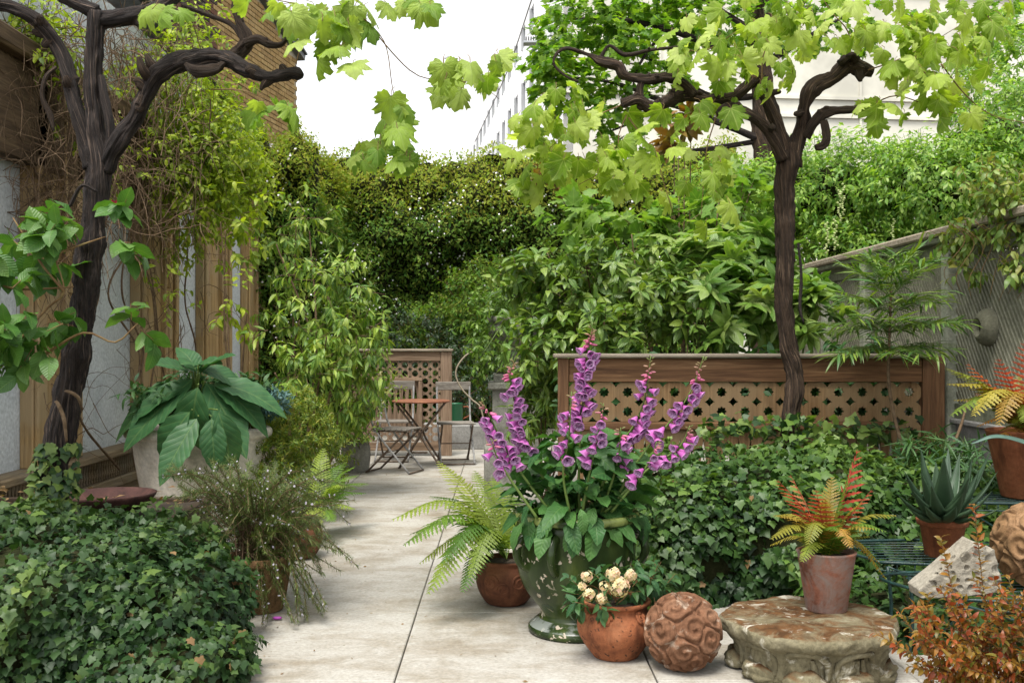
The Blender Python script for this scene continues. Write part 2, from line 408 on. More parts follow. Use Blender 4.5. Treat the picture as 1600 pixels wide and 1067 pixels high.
# ------------------------------------------------------------------ materials in use
M_soil = mottle('soil', [(.018,.013,.009), (.035,.026,.018), (.06,.045,.03)], 9, .95, .8, 70)
def _slab():
    k = NT('limestone_paving'); p = k.pos(); rv = k.n('ObjectInfo').outputs['Random']
    big = k.noise(p, 1.1, 5, .62, .8); st = k.noise(k.pos((1.5, 4.5, 1)), 1.6, 6, .7, .6); fine = k.noise(p, 55, 5, .7); mid = k.noise(p, 7, 6, .7, .5)
    g = k.math('ADD', k.math('MULTIPLY', big, .5), k.math('MULTIPLY', mid, .5))
    col = k.ramp(g, [(.30, (.19,.16,.115)), (.42, (.285,.26,.215)), (.52, (.36,.342,.302)), (.70, (.42,.408,.375))])
    col = k.mix(k.ramp(st, [(.48, 0.), (.68, .55)]), col, (.20, .16, .105))
    col = k.mix(.6, col, k.ramp(fine, [(.32, .62), (.62, 1.15)]), 'MULTIPLY')
    sp = k.noise(p, 30, 2, .5); col = k.mix(k.ramp(sp, [(.70, 0.), (.76, .5)]), col, (.12, .09, .05))
    col = k.mix(1.0, col, k.ramp(rv, [(0, .88), (1, 1.06)]), 'MULTIPLY')
    return k.end(col, .78, k.bump(k.math('ADD', fine, mid), .18, .004), .3)
M_slab = _slab()
M_white = mottle('white_render', [(.42,.45,.47), (.52,.55,.56), (.58,.60,.60)], 1.5, .9, .25, 40)
M_pine = woodmat('pale_pine', [(.19,.118,.046), (.36,.235,.10), (.48,.335,.165)], 2, 1.0, grey=(.34,.255,.145))
M_pineY = woodmat('pale_pine_long', [(.10,.07,.038), (.21,.155,.09), (.30,.235,.15)], 1, 1.0, grey=(.17,.145,.105))
M_teak = woodmat('weathered_teak', [(.06,.028,.013), (.15,.075,.034), (.25,.14,.068)], 0, 1.0)
M_teakZ = woodmat('weathered_teak_upright', [(.06,.028,.014), (.15,.076,.036), (.24,.138,.072)], 2, 1.0)
M_board = woodmat('carved_board_wood', [(.12,.064,.027), (.22,.128,.058), (.31,.20,.10)], 2, .8, grey=(.25,.17,.09))
M_old = woodmat('old_oak', [(.13,.085,.055), (.23,.155,.10), (.34,.245,.165)], 0, 1.0)
M_oldZ = woodmat('old_oak_upright', [(.13,.085,.055), (.22,.15,.10), (.33,.24,.165)], 2, 1.0)
M_cap = woodmat('bleached_cap_wood', [(.16,.125,.09), (.30,.25,.19), (.42,.37,.30)], 0, 1.2)
M_planter = woodmat('dark_planter_wood', [(.02,.013,.008), (.05,.033,.02), (.085,.06,.04)], 0, 1.0)
M_trel = mottle('faded_green_paint', [(.085,.095,.06), (.15,.16,.105), (.22,.23,.165)], 7, .8, .4, 60)
M_trelS = mottle('faded_trellis_slat', [(.10,.098,.068), (.16,.155,.108), (.23,.222,.16)], 7, .85, .4, 60)
M_grey = mottle('grey_render', [(.16,.155,.145), (.25,.245,.23), (.33,.325,.31)], 3, .9, .4, 50)
M_beige = mottle('cream_render', [(.66,.64,.545), (.68,.66,.565), (.70,.68,.585)], .25, .9, .05, .6)
M_glass = plain('window_glass', (.42, .45, .47), .15, .6)  # pale base colour stands for reflected sky
M_lead = mottle('lead_flashing', [(.10,.105,.115), (.17,.175,.19), (.25,.26,.27)], 6, .55, .3, 40, .5)
M_mortar = mottle('lime_mortar', [(.40,.35,.27), (.50,.45,.36)], 12, .95, .4, 60)
def _brick(name, cols):
    k = NT(name); r = k.math('FRACT', k.math('ADD', k.n('Attribute', attribute_name='rnd').outputs['Fac'], k.n('ObjectInfo').outputs['Random']))
    n = len(cols); col = k.ramp(r, [(i / (n - 1), c) for i, c in enumerate(cols)])
    f = k.noise(k.pos(), 22, 5, .65); col = k.mix(.8, col, k.ramp(f, [(.3, .6), (.7, 1.25)]), 'MULTIPLY')
    return k.end(col, .9, k.bump(f, .4, .008), .2)
M_brickY = _brick('yellow_stock_brick', [(.30,.19,.075), (.40,.26,.11), (.45,.31,.14), (.34,.22,.10)])
M_brickD = _brick('sooty_brick', [(.055,.042,.04), (.10,.07,.06), (.16,.075,.05), (.075,.065,.065)])
M_bark = barkmat('vine_bark', [(.007,.0055,.006), (.021,.016,.015), (.058,.041,.033), (.16,.115,.088)])
M_bark2 = barkmat('brown_vine_bark', [(.010,.0065,.0045), (.036,.022,.013), (.088,.053,.031), (.17,.115,.075)])
M_twig = mottle('brown_twig', [(.07,.045,.025), (.14,.09,.05), (.20,.14,.085)], 20, .85, .2, 90)
M_twigr = mottle('young_shoot', [(.10,.055,.022), (.17,.10,.04), (.19,.15,.05)], 15, .7, .1, 90)
M_gstem = plain('green_stem', (.11, .17, .035), .5)
M_core = mottle('shade_core', [(.012,.014,.006), (.022,.026,.010), (.035,.032,.016)], 12, 1, .6, 60, .05)  # solid dark filling; the shade inside the foliage is put into its colour

M_planter2 = woodmat('dark_carved_oak', [(.03,.018,.009), (.08,.05,.026), (.14,.095,.05)], 1, 1.0)
# ------------------------------------------------------------------ ground and paving
g = G(); g.add([(-300,-20,-.03), (300,-20,-.03), (300,500,-.03), (-300,500,-.03)], [(0,1,2,3)])
tag(build('ground', g, M_soil, smooth=False), kind='structure')
pav = thing('paving', None, None, (0, 8, -.02)); tag(pav, kind='structure')
g = G(); g.add([(-3.3,2.0,-.02), (2.8,2.0,-.02), (2.8,16.2,-.02), (-3.3,16.2,-.02)], [(0,1,2,3)]); build('joint_bed', g, plain('sandy_joint', (.15,.125,.09), .9), pav, False)
_cache = {}
S = 1.02
xl = [-.419 + S * k for k in range(-2, 3)]
for ix, x0 in enumerate(xl):
    for k in range(-1, 12):
        y0 = 3.977 + S * k
        w_ = .004 + .002 * random.random()
        g = G(); g.box((x0 + S/2, y0 + S/2, -.02 + random.uniform(-.0012, .0012)), (S - w_, S - w_, .04), 0, 0, .004)
        build('slab', g, M_slab, pav, False)

# ------------------------------------------------------------------ left wall: white panels between carved pine pilasters
WX = -3.33
lw = thing('garden_wall', 'white rendered wall panelled with carved pale pine pilasters, along the left side', 'wall', (WX, 10, 0))
g = G(); g.box((WX - .15, 10.2, 2.1), (.30, 9.0, 4.2)); build('render_face', g, M_white, lw, False)
posts = [(5.5, 6.1), (7.06, 7.86), (9.15, 10.2), (11.1, 12.2), (13.0, 13.7)]
for (a, b) in posts:
    c = (a + b) / 2; wd = b - a
    g = G(); g.box((WX + .045, c, 1.83), (.09, wd, 2.76), 0, 0, .006); po = build('pilaster', g, M_pine, lw, False)
    g = G(); g.box((WX + .105, a + .10, 1.83), (.03, .15, 2.75), 0, 0, .008); build('moulding', g, M_pine, po, False)
    g = G(); g.box((WX + .105, b - .07, 1.83), (.03, .10, 2.75), 0, 0, .008); build('moulding', g, M_pine, po, False)
    g = G(); g.box((WX + .11, c + .06, 1.83), (.05, .03, 2.75), 0, 0, .006); build('moulding', g, M_pine, po, False)
    for j in range(16):
        for i in range(2):
            g = G(); g.box((WX + .10, c + .14 + i * .115 * wd, .56 + j * .17), (.03, .085 * wd, .13), 0, 0, .012); build('carved_block', g, M_pine, po, False)
g = G(); g.box((WX + .09, 9.8, .42), (.20, 8.2, .06), 0, 0, .012); build('sill', g, M_pineY, lw, False)
g = G(); g.box((WX + .03, 9.8, .30), (.06, 8.2, .176), 0, 0, .004); build('frieze_back', g, M_planter, lw, False)
g = G(); g.box((WX + .07, 9.8, .17), (.16, 8.2, .08), 0, 0, .01); build('lower_rail', g, M_pineY, lw, False)
g = G(); g.box((WX + .05, 9.8, .065), (.10, 8.2, .13), 0, 0, .004); build('base_board', g, M_pineY, lw, False)
bprof = [(.008,0), (.012,.01), (.009,.03), (.016,.06), (.010,.10), (.013,.13), (.016,.15), (.012,.175)]
bm = G().lathe(bprof, 8).mesh('baluster', M_pineY)
for j in range(120):
    y = 6.6 + j * .05
    put('baluster', bm, Matrix.Translation((WX + .10, y, .2105)), lw)
g = G(); g.box((WX + .10, 9.8, 3.27), (.22, 8.2, .14), 0, 0, .02); build('cornice', g, M_planter2, lw, False)
g = G(); g.box((WX + .06, 7.0, 2.87), (.12, 4.0, .66), 0, 0, .01); build('frieze_board', g, M_planter2, lw, False)
g = G(); g.add([(WX+.06,9.0,4.56), (WX+.06,14.6,4.05), (WX-1.6,14.6,4.25), (WX-1.6,9.0,4.76), (WX+.06,9.0,4.46), (WX+.06,14.6,3.95), (WX-1.6,14.6,4.15), (WX-1.6,9.0,4.66)],
    [(0,1,2,3),(4,7,6,5),(0,4,5,1),(1,5,6,2),(2,6,7,3),(3,7,4,0)]); build('lead_roof_edge', g, M_lead, lw, False)
g = G(); g.tube([(WX+.10,9.0,4.44), (WX+.10,14.7,3.93), (WX+.10,14.9,3.6), (WX+.10,14.9,2.2)], .045, 10, .2); build('gutter_pipe', g, plain('black_iron', (.02,.02,.022), .5), lw)

# ------------------------------------------------------------------ brick house behind, gable edge to the right
bh = thing('brick_house', 'yellow stock brick house gable rising above the left wall, sooty bricks at its left', 'house', (-3.7, 15, 0))
bdir = unit(A(.176, 1, 0)); bnrm = A(bdir[1], -bdir[0], 0); bo = A(-3.42, 17.0, 0)
def bp(s, z, o=0): return bo + bdir * s + bnrm * o + A(0, 0, z)
def verge(s): return 6.08 - .30 * s
g = G()
g.add([bp(-7.5,3.2), bp(0,3.2), bp(0,verge(0)), bp(-7.5,verge(-7.5)), bp(-7.5,3.2,-.4), bp(0,3.2,-.4), bp(0,verge(0),-.4), bp(-7.5,verge(-7.5),-.4)],
    [(0,1,2,3),(4,7,6,5),(1,5,6,2),(2,6,7,3),(0,3,7,4)]); build('mortar_face', g, M_mortar, bh, False)
bl, bhh = .228, .075; cand = []
for r in range(52):
    z = 3.9 + r * bhh
    for c in range(34):
        s = -.112 - c * bl - (bl/2 if r % 2 else 0)
        if s < -7.3 or z + .04 > verge(s + .11): continue
        p = bp(s, z, .002); px = VPX + p[0]/p[1]*FPX; py = HOR - (p[2]-EYE)/p[1]*FPX
        if py < -30 or px < 120: continue
        dark = (s < -3.05 + .12 * ((r * 7) % 3 - 1))
        cand.append((p, dark, px, py))
rot = math.atan2(bdir[1], bdir[0])
near = sorted([k for k, c_ in enumerate(cand) if 285 < c_[2] < 466 and -2 < c_[3] < 190], key=lambda k: cand[k][0][1])[:300]
near = set(near); gy = G(); gd = G()
bmesh_ = {}
for dk, m_ in ((0, M_brickY), (1, M_brickD)): bmesh_[dk] = G().box((0,0,0), (.214, .03, .063), 0, 0, .004).mesh('brick', m_, False)
for k, (p, dark, px, py) in enumerate(cand):
    off = bnrm * random.uniform(-.004, .004)
    if k in near:
        put('brick', bmesh_[int(dark)], Matrix.Translation(p + off) @ Matrix.Rotation(rot, 4, 'Z'), bh)
    else:
        (gd if dark else gy).box(p + off, (.214, .03, .063), rot, random.random())
if gy.n: build('brick_courses', gy, M_brickY, bh, False, 'stuff')
if gd.n: build('sooty_brick_courses', gd, M_brickD, bh, False, 'stuff')
g = G(); g.bar(bp(.12, verge(.12)+.05, -.1), bp(-7.5, verge(-7.5)+.05, -.1), .42, .09); build('verge_coping', g, M_lead, bh, False)
g = G(); g.bar(bp(.12, verge(.12)+.11, -.1), bp(-7.5, verge(-7.5)+.11, -.1), .5, .03); build('verge_tile', g, M_lead, bh, False)

# ------------------------------------------------------------------ white building far right
M_urnstone0 = plain('pale_metal_fin', (.35,.36,.37), .5)
wb = thing('white_building', 'tall pale cream building with a row of narrow windows, behind the trees', 'building', (6, 34, 0))
sd = unit(A(-.109, 1, 0)); fd = A(sd[1], -sd[0], 0); co = A(1.78, 30, 0)
def wp(s, f, z): return co + sd * s + fd * f + A(0, 0, z)
H_ = 24
g = G(); g.add([wp(0,0,0), wp(0,22,0), wp(0,22,H_), wp(0,0,H_), wp(45,0,0), wp(45,22,0), wp(45,22,H_), wp(45,0,H_)], [(0,1,2,3), (4,7,6,5), (3,2,6,7), (1,5,6,2)])
build('front_wall', g, M_beige, wb, False)
# side wall as piers and bands round real window openings
ops = [(6.2 + 2.3 * k, .75) for k in range(15)]; zb = [(0, 10.15), (11.3, 12.6), (13.4, H_)]
g = G()
def sidebox(s0, s1, z0, z1, o0=0.0, o1=.3):
    c = [wp(s, f, z) for z in (z0, z1) for f in (o0, o1) for s in (s0, s1)]
    g.add(c, [(0,1,3,2),(4,6,7,5),(0,4,5,1),(2,3,7,6),(0,2,6,4),(1,5,7,3)])
for z0, z1 in zb: sidebox(0, 45, z0, z1)
for z0, z1 in ((10.15, 11.3), (12.6, 13.4)):
    prev = 0
    for s, wdt in ops: sidebox(prev, s, z0, z1); prev = s + wdt
    sidebox(prev, 45, z0, z1)
build('side_wall', g, plain('glare_white', (.90,.90,.90), .9, .2), wb, False)  # whiter than the front wall: glare on this side put into the colour
for s, wdt in ops:
    for z0, z1 in ((10.15, 11.3), (12.6, 13.4)):
        g = G(); sidebox(s - .02, s + wdt + .02, z0 - .02, z1 + .02, .2, .28); wi = build('window', g, M_glass, wb, False)
        g = G(); sidebox(s + wdt - .04, s + wdt + .06, z0 - .03, z1 + .03, -.05, .1); build('window_fin', g, M_urnstone0, wi, False)
for z in (8.2, 8.75, 12.0): 
    g = G(); c0, c1 = wp(-.03, 0, z), wp(-.03, 22, z); g.bar(c0, c1, .08, .10); build('string_course', g, M_beige, wb, False)
for f in (2.9, 6.0, 9.1, 12.2, 15.3):
    g = G(); c0, c1 = wp(-.02, f, 0), wp(-.02, f, H_); g.bar(c0, c1, .07, .07, (0,1,0)); build('pilaster_strip', g, M_beige, wb, False)
# flood lamp on a bracket
fl = thing('floodlight', 'dark finned floodlight on a bracket against the white sky', 'lamp', P(848, 75, 15))
g = G(); c = P(838, 66, 15)
for k in range(9): g.box(c + A(-.15 + k * .036, 0, .03), (.014, .16, .05))
build('heat_sink', g, plain('dark_alloy', (.03,.032,.036), .5), fl, False)
g = G(); g.box(c + A(-.01, 0, -.02), (.36, .18, .03), 0, 0, .004); build('housing', g, plain('pale_alloy', (.4,.42,.45), .4), fl, False)
g = G(); g.tube([P(852,66,15), P(861,64,15), P(861,86,15), P(875,88,15), P(990,100,15.3)], .012, 8, .1); build('bracket', g, plain('rusty_bracket', (.05,.03,.022), .8), fl)
# overhead wire
g = G(); g.tube([P(742,222,30), P(790,118,24), P(834,-10,18)], .012, 6, 1.0)
tag(build('overhead_wire', g, plain('wire_grey', (.30,.29,.28), .7)), 'thin straight wire slanting across the white sky beside the lamp', 'wire')

# ------------------------------------------------------------------ trellis fence on the right
FX = 2.95
M_trelP = mottle('pale_green_post_paint', [(.20,.21,.16), (.29,.30,.235), (.36,.37,.30)], 7, .8, .4, 60)
tf = thing('trellis_fence', 'faded green trellis fence with diagonal slats and a round boss, along the right side', 'fence', (FX, 8, 0))
pY = [(4.6, 6.62, 1), (6.72, 8.15, 2), (8.25, 9.15, 2), (9.25, 10.2, 2)]
ztop = lambda y: 2.03 + (y - 6.7) * .035
slat_n = 0
for (a, b, nd) in pY:
    z0, z1 = .93, 1.86
    rails = G(); rails.box((FX, (a+b)/2, 1.93), (.05, b-a, .13), 0, 0, .005); build('rail', rails, M_trel, tf, False)
    rails = G(); rails.box((FX, (a+b)/2, .88), (.06, b-a, .10), 0, 0, .005); build('rail', rails, M_trel, tf, False)
    W_ = b - a; Hh = z1 - z0
    for dirn in ((1,) if nd == 1 else (1, -1)):
        n = int((W_ + Hh * .75) / .045)
        for k in range(n):
            y0 = a - Hh * .75 + k * .045 + .01
            pts = []
            # clip the slanted slat to the panel
            t0 = max(0, (a - y0) / (Hh * .75)); t1 = min(1, (b - y0) / (Hh * .75))
            if t1 - t0 < .03: continue
            ya, yb = y0 + t0 * Hh * .75, y0 + t1 * Hh * .75; za, zb_ = z0 + t0 * Hh, z0 + t1 * Hh
            if dirn < 0: ya, yb = a + b - ya, a + b - yb
            px = VPX + FX / max(ya, yb) * FPX
            if px > 1720: continue
            gg = G(); gg.bar((FX - .012 * dirn, ya, za), (FX - .012 * dirn, yb, zb_), .021, .010, (1, 0, 0)); build('slat', gg, M_trelS, tf, False); slat_n += 1
for y in (6.67, 8.2, 9.2, 10.25):
    g = G(); g.box((FX - .03, y, .98), (.09, .10, 1.96), 0, 0, .008); build('post', g, M_trelP, tf, False)
g = G(); g.box((FX - .02, 7.4, 2.045), (.16, 5.8, .055), 0, 0, .012); build('cap_rail', g, M_cap, tf, False)
g = G(); g.box((FX - .03, 7.4, 1.995), (.10, 5.8, .04), 0, 0, .006); build('cap_moulding', g, M_trel, tf, False)
g = G(); ax = [[0,0,-1],[0,1,0],[1,0,0]]
g.lathe([(.030,.05), (.045,.05), (.05,.075), (.06,.08), (.085,.06), (.10,.05), (.112,.03), (.115,.0)], 32, (FX-.02, 6.16, 1.41), ax=ax); build('boss', g, M_trelS, tf)
g = G(); g.lathe([(.0,.01), (.034,.012)], 24, (FX-.02, 6.16, 1.41), ax=ax); build('boss_hollow', g, M_planter, tf)
lo = thing('low_wall', 'low grey rendered wall under the trellis fence', 'wall', (FX, 7, 0))
g = G(); g.box((FX + .1, 7.4, .40), (.24, 6.2, .80), 0, 0, .01); build('render_face', g, M_grey, lo, False)
g = G(); g.box((FX + .09, 7.4, .815), (.30, 6.2, .035), 0, 0, .008); build('coping', g, M_grey, lo, False)

# ------------------------------------------------------------------ carved boards with pierced stars
def pierced(cw, chh, nx, nz, rad, th=.022, cut=.028, star=True):
    """board of nx x nz cells in the XZ plane, origin bottom left, each cell pierced; cut corners make the small diamonds"""
    g = G(); n = 32
    th_ = np.linspace(0, 2*PI, n, endpoint=False) + PI / n * 0
    for i in range(nx):
        for j in range(nz):
            cx, cz = (i + .5) * cw, (j + .5) * chh
            ca, sa = np.cos(th_), np.sin(th_)
            hx, hz = cw/2, chh/2
            t = np.minimum(hx / (np.abs(ca) + 1e-9), hz / (np.abs(sa) + 1e-9))
            t = np.minimum(t, (hx + hz - cut) / (np.abs(ca) + np.abs(sa)))          # chamfered corner
            out = np.stack([cx + ca * t, cz + sa * t], -1)
            rr = rad * (1 + (.17 if star else 0) * np.where((np.arange(n) % 4) == 0, 1, np.where((np.arange(n) % 4) == 2, -.9, 0)))
            inn = np.stack([cx + ca * rr, cz + sa * rr], -1)
            V = []
            for y in (0, th):
                V += [(a, y, b) for a, b in out] + [(a, y, b) for a, b in inn]
            Q = []
            for k in range(n):
                k2 = (k + 1) % n
                Q += [(k, k2, n + k2, n + k), (2*n + k2, 2*n + k, 3*n + k, 3*n + k2), (n + k, n + k2, 3*n + k2, 3*n + k), (k2, k, 2*n + k, 2*n + k2)]
            g.add(V, Q)
    return g
def flame_board(w_, h_, nslot, th=.022):
    """board with pointed lens-shaped slots along its upper edge"""
    g = G(); cw = w_ / nslot; n = 10
    for i in range(nslot):
        x0 = i * cw; zt = h_; t = np.linspace(0, 1, n)
        sw = np.sin(t * PI) ** .8 * cw * .30 * (1 - .3 * t)
        zz = h_ * (.25 + .65 * t)
        for sgn in (-1, 1):
            xe = np.full(n, x0 + (0 if sgn < 0 else cw)); xi = x0 + cw/2 + sgn * sw
            V = []
            for y in (0, th): V += list(zip(xe, [y]*n, zz)) + list(zip(xi, [y]*n, zz))
            Q = []
            for k in range(n - 1):
                Q += [(k, n+k, n+k+1, k+1), (2*n+k, 2*n+k+1, 3*n+k+1, 3*n+k), (n+k, 3*n+k, 3*n+k+1, n+k+1)]
            g.add(V, Q)
        g.box((x0 + cw/2, th/2, h_*.125), (cw, th, h_*.25)); g.box((x0 + cw/2, th/2, h_*.95), (cw, th, h_*.10))
    return g
# right screen
SY = 6.6; u = SY / FPX
cs = thing('carved_screen', 'long brown wooden screen pierced with star holes, behind the right vine trunk', 'screen', ((1172-785)*u, SY, 0))
X = lambda px: (px - 785) * u
Zp = lambda py: EYE - (py - 540) * u
x0, x1 = X(872), X(1475)
def bx(name, parent, m, xa, xb, za, zb, y0, y1, ch=.005):
    g = G(); g.box(((xa+xb)/2, (y0+y1)/2, (za+zb)/2), (abs(xb-xa), abs(y1-y0), abs(zb-za)), 0, 0, ch); return build(name, g, m, parent, False)
bx('cap', cs, M_cap, x0 - .03, X(1452), Zp(559), Zp(552.5), SY - .06, SY + .08, .008)
bx('top_rail', cs, M_teak, X(889), X(1440), Zp(597), Zp(559.5), SY - .012, SY + .05)
bx('stile', cs, M_teakZ, x0, X(888.5), 0, Zp(559.5), SY - .02, SY + .055)
bx('stile', cs, M_teakZ, X(1440.5), x1, 0, Zp(557), SY - .02, SY + .055)
bx('mid_rail', cs, M_teak, X(889), X(1392), Zp(671.5), Zp(659), SY - .03, SY + .05, .008)
bx('bottom_rail', cs, M_teak, X(889), X(1392), .06, .20, SY - .012, SY + .05)
cw = (X(1440) - X(889)) / 15; zz0, zz1 = Zp(658.5), Zp(597.5); chh = (zz1 - zz0) / 2
pb = pierced(cw * .996, chh, 2, 2, .030).mesh('board', M_board, False)
for k in range(7):
    put('board', pb, Matrix.Translation((X(889) + cw * 2 * k + .001, SY + .008 + random.uniform(-.003, .003), zz0)), cs)
pe = pierced(cw * .99, chh, 1, 9, .030).mesh('end_board', M_board, False)
put('end_board', pe, Matrix.Translation((X(889) + cw * 14 + .001, SY + .01, zz1 - 9 * chh)), cs)
fh = Zp(672) - .2; fb_ = flame_board(cw * 2 * .992, fh, 4).mesh('lower_board', M_board, False)
for k in range(7): put('lower_board', fb_, Matrix.Translation((X(889) + cw * 2 * k + .001, SY + .012, .2)), cs)

# left screen behind the table
SY2 = 12.1; u2 = SY2 / FPX
cl = thing('carved_screen', 'old carved wooden panel with round holes, standing behind the bistro table', 'screen', ((640-785)*u2, SY2, 0))
X2 = lambda px: (px - 785) * u2
Z2 = lambda py: EYE - (py - 540) * u2
xa, xb = X2(545), X2(706)
bx('cap', cl, M_cap, xa - .02, xb + .015, Z2(548.5), Z2(545), SY2 - .05, SY2 + .06)
bx('top_rail', cl, M_old, xa, X2(688), Z2(564), Z2(549), SY2 - .015, SY2 + .045)
bx('stile', cl, M_oldZ, X2(688.3), xb, .0, Z2(549), SY2 - .02, SY2 + .05)
bx('bottom_rail', cl, M_old, xa, X2(688), .06, Z2(691), SY2 - .015, SY2 + .045)
cw2 = (X2(688) - X2(656.5)) / 2; ch2 = (Z2(564) - Z2(590)) / 2
pm = pierced(cw2, ch2, 2, 2, .036, star=False, cut=.024).mesh('board', M_oldZ, False)
for k in range(4): put('board', pm, Matrix.Translation((X2(656.5) - 2 * cw2 * (k + 1) - .002, SY2 + .005, Z2(590))), cl)
nn = 10; chn = (Z2(564) - Z2(691)) / nn
pm2 = pierced(cw2, chn, 2, nn, .034, star=False, cut=.022).mesh('end_board', M_oldZ, False)
put('end_board', pm2, Matrix.Translation((X2(656.5), SY2 + .006, Z2(691))), cl)
bx('inner_rail', cl, M_old, xa, X2(660), Z2(595), Z2(589.5), SY2 - .035, SY2 + .03)
bx('inner_stile', cl, M_oldZ, X2(654), X2(660), Z2(676), Z2(595.2), SY2 - .033, SY2 + .03)
fb2 = flame_board((X2(654) - xa) / 4 * .995, Z2(595) - Z2(666), 3).mesh('lower_board', M_oldZ, False)
for k in range(4): put('lower_board', fb2, Matrix.Translation((xa + k * (X2(654) - xa) / 4, SY2 + .01, Z2(666))), cl)
pm3 = pierced(cw2, .09, 2, 2, .03, star=False, cut=.02).mesh('foot_board', M_oldZ, False)
for k in range(4): put('foot_board', pm3, Matrix.Translation((X2(656.5) - 2 * cw2 * (k + 1) - .002, SY2 + .005, Z2(666) - .18)), cl)
# ------------------------------------------------------------------ pots, stone and furniture: materials
def terracotta(name, cols, spot=None, white=0):
    k = NT(name); p = k.pos(); f = k.noise(p, 7, 6, .65, .6); f2 = k.noise(p, 70, 4, .7); dr = k.noise(k.pos((9, 9, 1.6)), 1.5, 4, .6)
    n = len(cols); col = k.ramp(f, [(.32 + .36 * i / (n - 1), c) for i, c in enumerate(cols)])
    col = k.mix(.7, col, k.ramp(f2, [(.3, .65), (.7, 1.15)]), 'MULTIPLY')
    col = k.mix(k.ramp(dr, [(.50, 0.), (.66, .7)]), col, tuple(c * .33 for c in cols[0]))
    if white: col = k.mix(k.ramp(k.noise(p, 9, 6, .7, 1), [(.40, 0.), (.60, white)]), col, (.27, .225, .20))
    if spot: col = k.mix(k.ramp(k.noise(p, 45, 3, .6, .2), [(.60, 0.), (.66, .85)]), col, spot)
    return k.end(col, .82, k.bump(k.math('ADD', f2, f), .35, .006), .25)
M_terra = terracotta('terracotta', [(.17,.055,.024), (.29,.10,.042), (.37,.15,.07)], (.035,.018,.011))
M_terraB = terracotta('brown_terracotta', [(.075,.028,.015), (.14,.052,.026), (.20,.085,.042)], None)
M_terraP = terracotta('bloomed_terracotta', [(.20,.075,.045), (.30,.125,.08), (.36,.19,.14)], None, .85)
M_terraO = terracotta('plain_terracotta', [(.16,.052,.022), (.23,.078,.034), (.28,.105,.05)], None)
def _glaze():
    k = NT('green_glaze'); p = k.pos(); f = k.noise(k.pos((6, 6, 1.2)), 1.6, 5, .6, .6); xyz = k.n('SeparateXYZ', {0: p})
    col = k.ramp(f, [(.32, (.012,.021,.007)), (.5, (.025,.042,.011)), (.64, (.046,.068,.016)), (.78, (.115,.135,.035))])
    z = xyz.outputs[2]
    # bare clay where the glaze has flaked: round the belly, and worn bands at rim and foot
    ch = k.noise(p, 30, 3, .5, .4); cl = k.noise(p, 3.2, 2, .5)
    chip = k.math('MULTIPLY', k.ramp(ch, [(.62, 0.), (.65, 1.)]), k.ramp(cl, [(.46, 0.), (.52, 1.)]))
    col = k.mix(chip, col, k.mix(k.ramp(k.noise(p, 30, 2), [(.4, 0.), (.6, 1.)]), (.36, .17, .11), (.46, .40, .31)))
    edge = k.noise(p, 12, 4, .6)
    foot = k.math('MULTIPLY', k.math('MULTIPLY', k.math('GREATER_THAN', z, .035), k.math('LESS_THAN', z, .068)), k.ramp(edge, [(.40, 0.), (.52, .85)]))
    col = k.mix(foot, col, (.22, .24, .22))
    rim = k.math('MULTIPLY', k.math('GREATER_THAN', z, .515), k.ramp(edge, [(.42, 0.), (.55, .8)]))
    col = k.mix(rim, col, (.20, .24, .07))
    rough = k.math('ADD', .24, k.math('MULTIPLY', chip, .6))
    m = k.end(col, .2, k.bump(k.math('ADD', k.math('MULTIPLY', chip, -1.5), k.noise(p, 14, 2)), .3, .005), .28)
    k.t.links.new(rough, k.b.inputs['Roughness']); return m
M_glaze = _glaze()
def _stone(name, cols, moss=None, white=None):
    k = NT(name); p = k.pos(); f = k.noise(p, 5, 6, .68, .6); f2 = k.noise(p, 60, 4, .7); n = len(cols)
    col = k.ramp(f, [(.3 + .4 * i / (n - 1), c) for i, c in enumerate(cols)])
    col = k.mix(.75, col, k.ramp(f2, [(.3, .55), (.7, 1.2)]), 'MULTIPLY')
    if moss:
        up = k.n('SeparateXYZ', {0: k.n('NewGeometry').outputs['Normal']}).outputs[2]
        mk = k.math('MULTIPLY', k.ramp(k.noise(p, 8, 6, .7, .8), [(.36, 0.), (.56, 1.)]), k.ramp(up, [(.55, 0.), (.9, 1.)]))
        col = k.mix(mk, col, k.mix(k.ramp(k.noise(p, 25, 3), [(.4, 0.), (.65, 1.)]), moss, tuple(c * .5 for c in moss)))
    if white: col = k.mix(k.ramp(k.noise(p, 11, 5, .65, .5), [(.58, 0.), (.66, .9)]), col, white)
    return k.end(col, .92, k.bump(k.math('ADD', f2, k.math('MULTIPLY', f, 1.5)), .7, .008), .15)
M_cap_stone = _stone('lichen_stone', [(.09,.078,.045), (.17,.15,.092), (.25,.225,.15)], (.115,.056,.022), (.42,.40,.33))
M_urnstone = _stone('grey_stone', [(.13,.125,.105), (.22,.215,.185), (.31,.30,.265)])
M_ball = _stone('carved_terracotta', [(.075,.036,.020), (.165,.080,.044), (.26,.145,.088)], None, (.32,.25,.19))
M_ball2 = _stone('mossy_terracotta', [(.085,.058,.026), (.20,.115,.055), (.31,.19,.105)])
M_hole = _stone('holed_limestone', [(.17,.15,.115), (.27,.245,.195), (.34,.315,.26)])
M_cream = mottle('cream_glaze_pot', [(.42,.37,.30), (.55,.50,.42), (.62,.58,.51)], 4, .5, .15, 40, .4)
M_greenwire = mottle('green_enamel_wire', [(.004,.018,.017), (.008,.034,.031), (.014,.055,.048)], 30, .4, .2, 120, .5)
M_chair = woodmat('grey_chair_slat', [(.11,.095,.08), (.19,.17,.145), (.27,.25,.215)], 0, 1.2)
M_iron = mottle('rusty_iron', [(.05,.033,.024), (.12,.085,.062), (.18,.145,.115)], 14, .85, .4, 90)
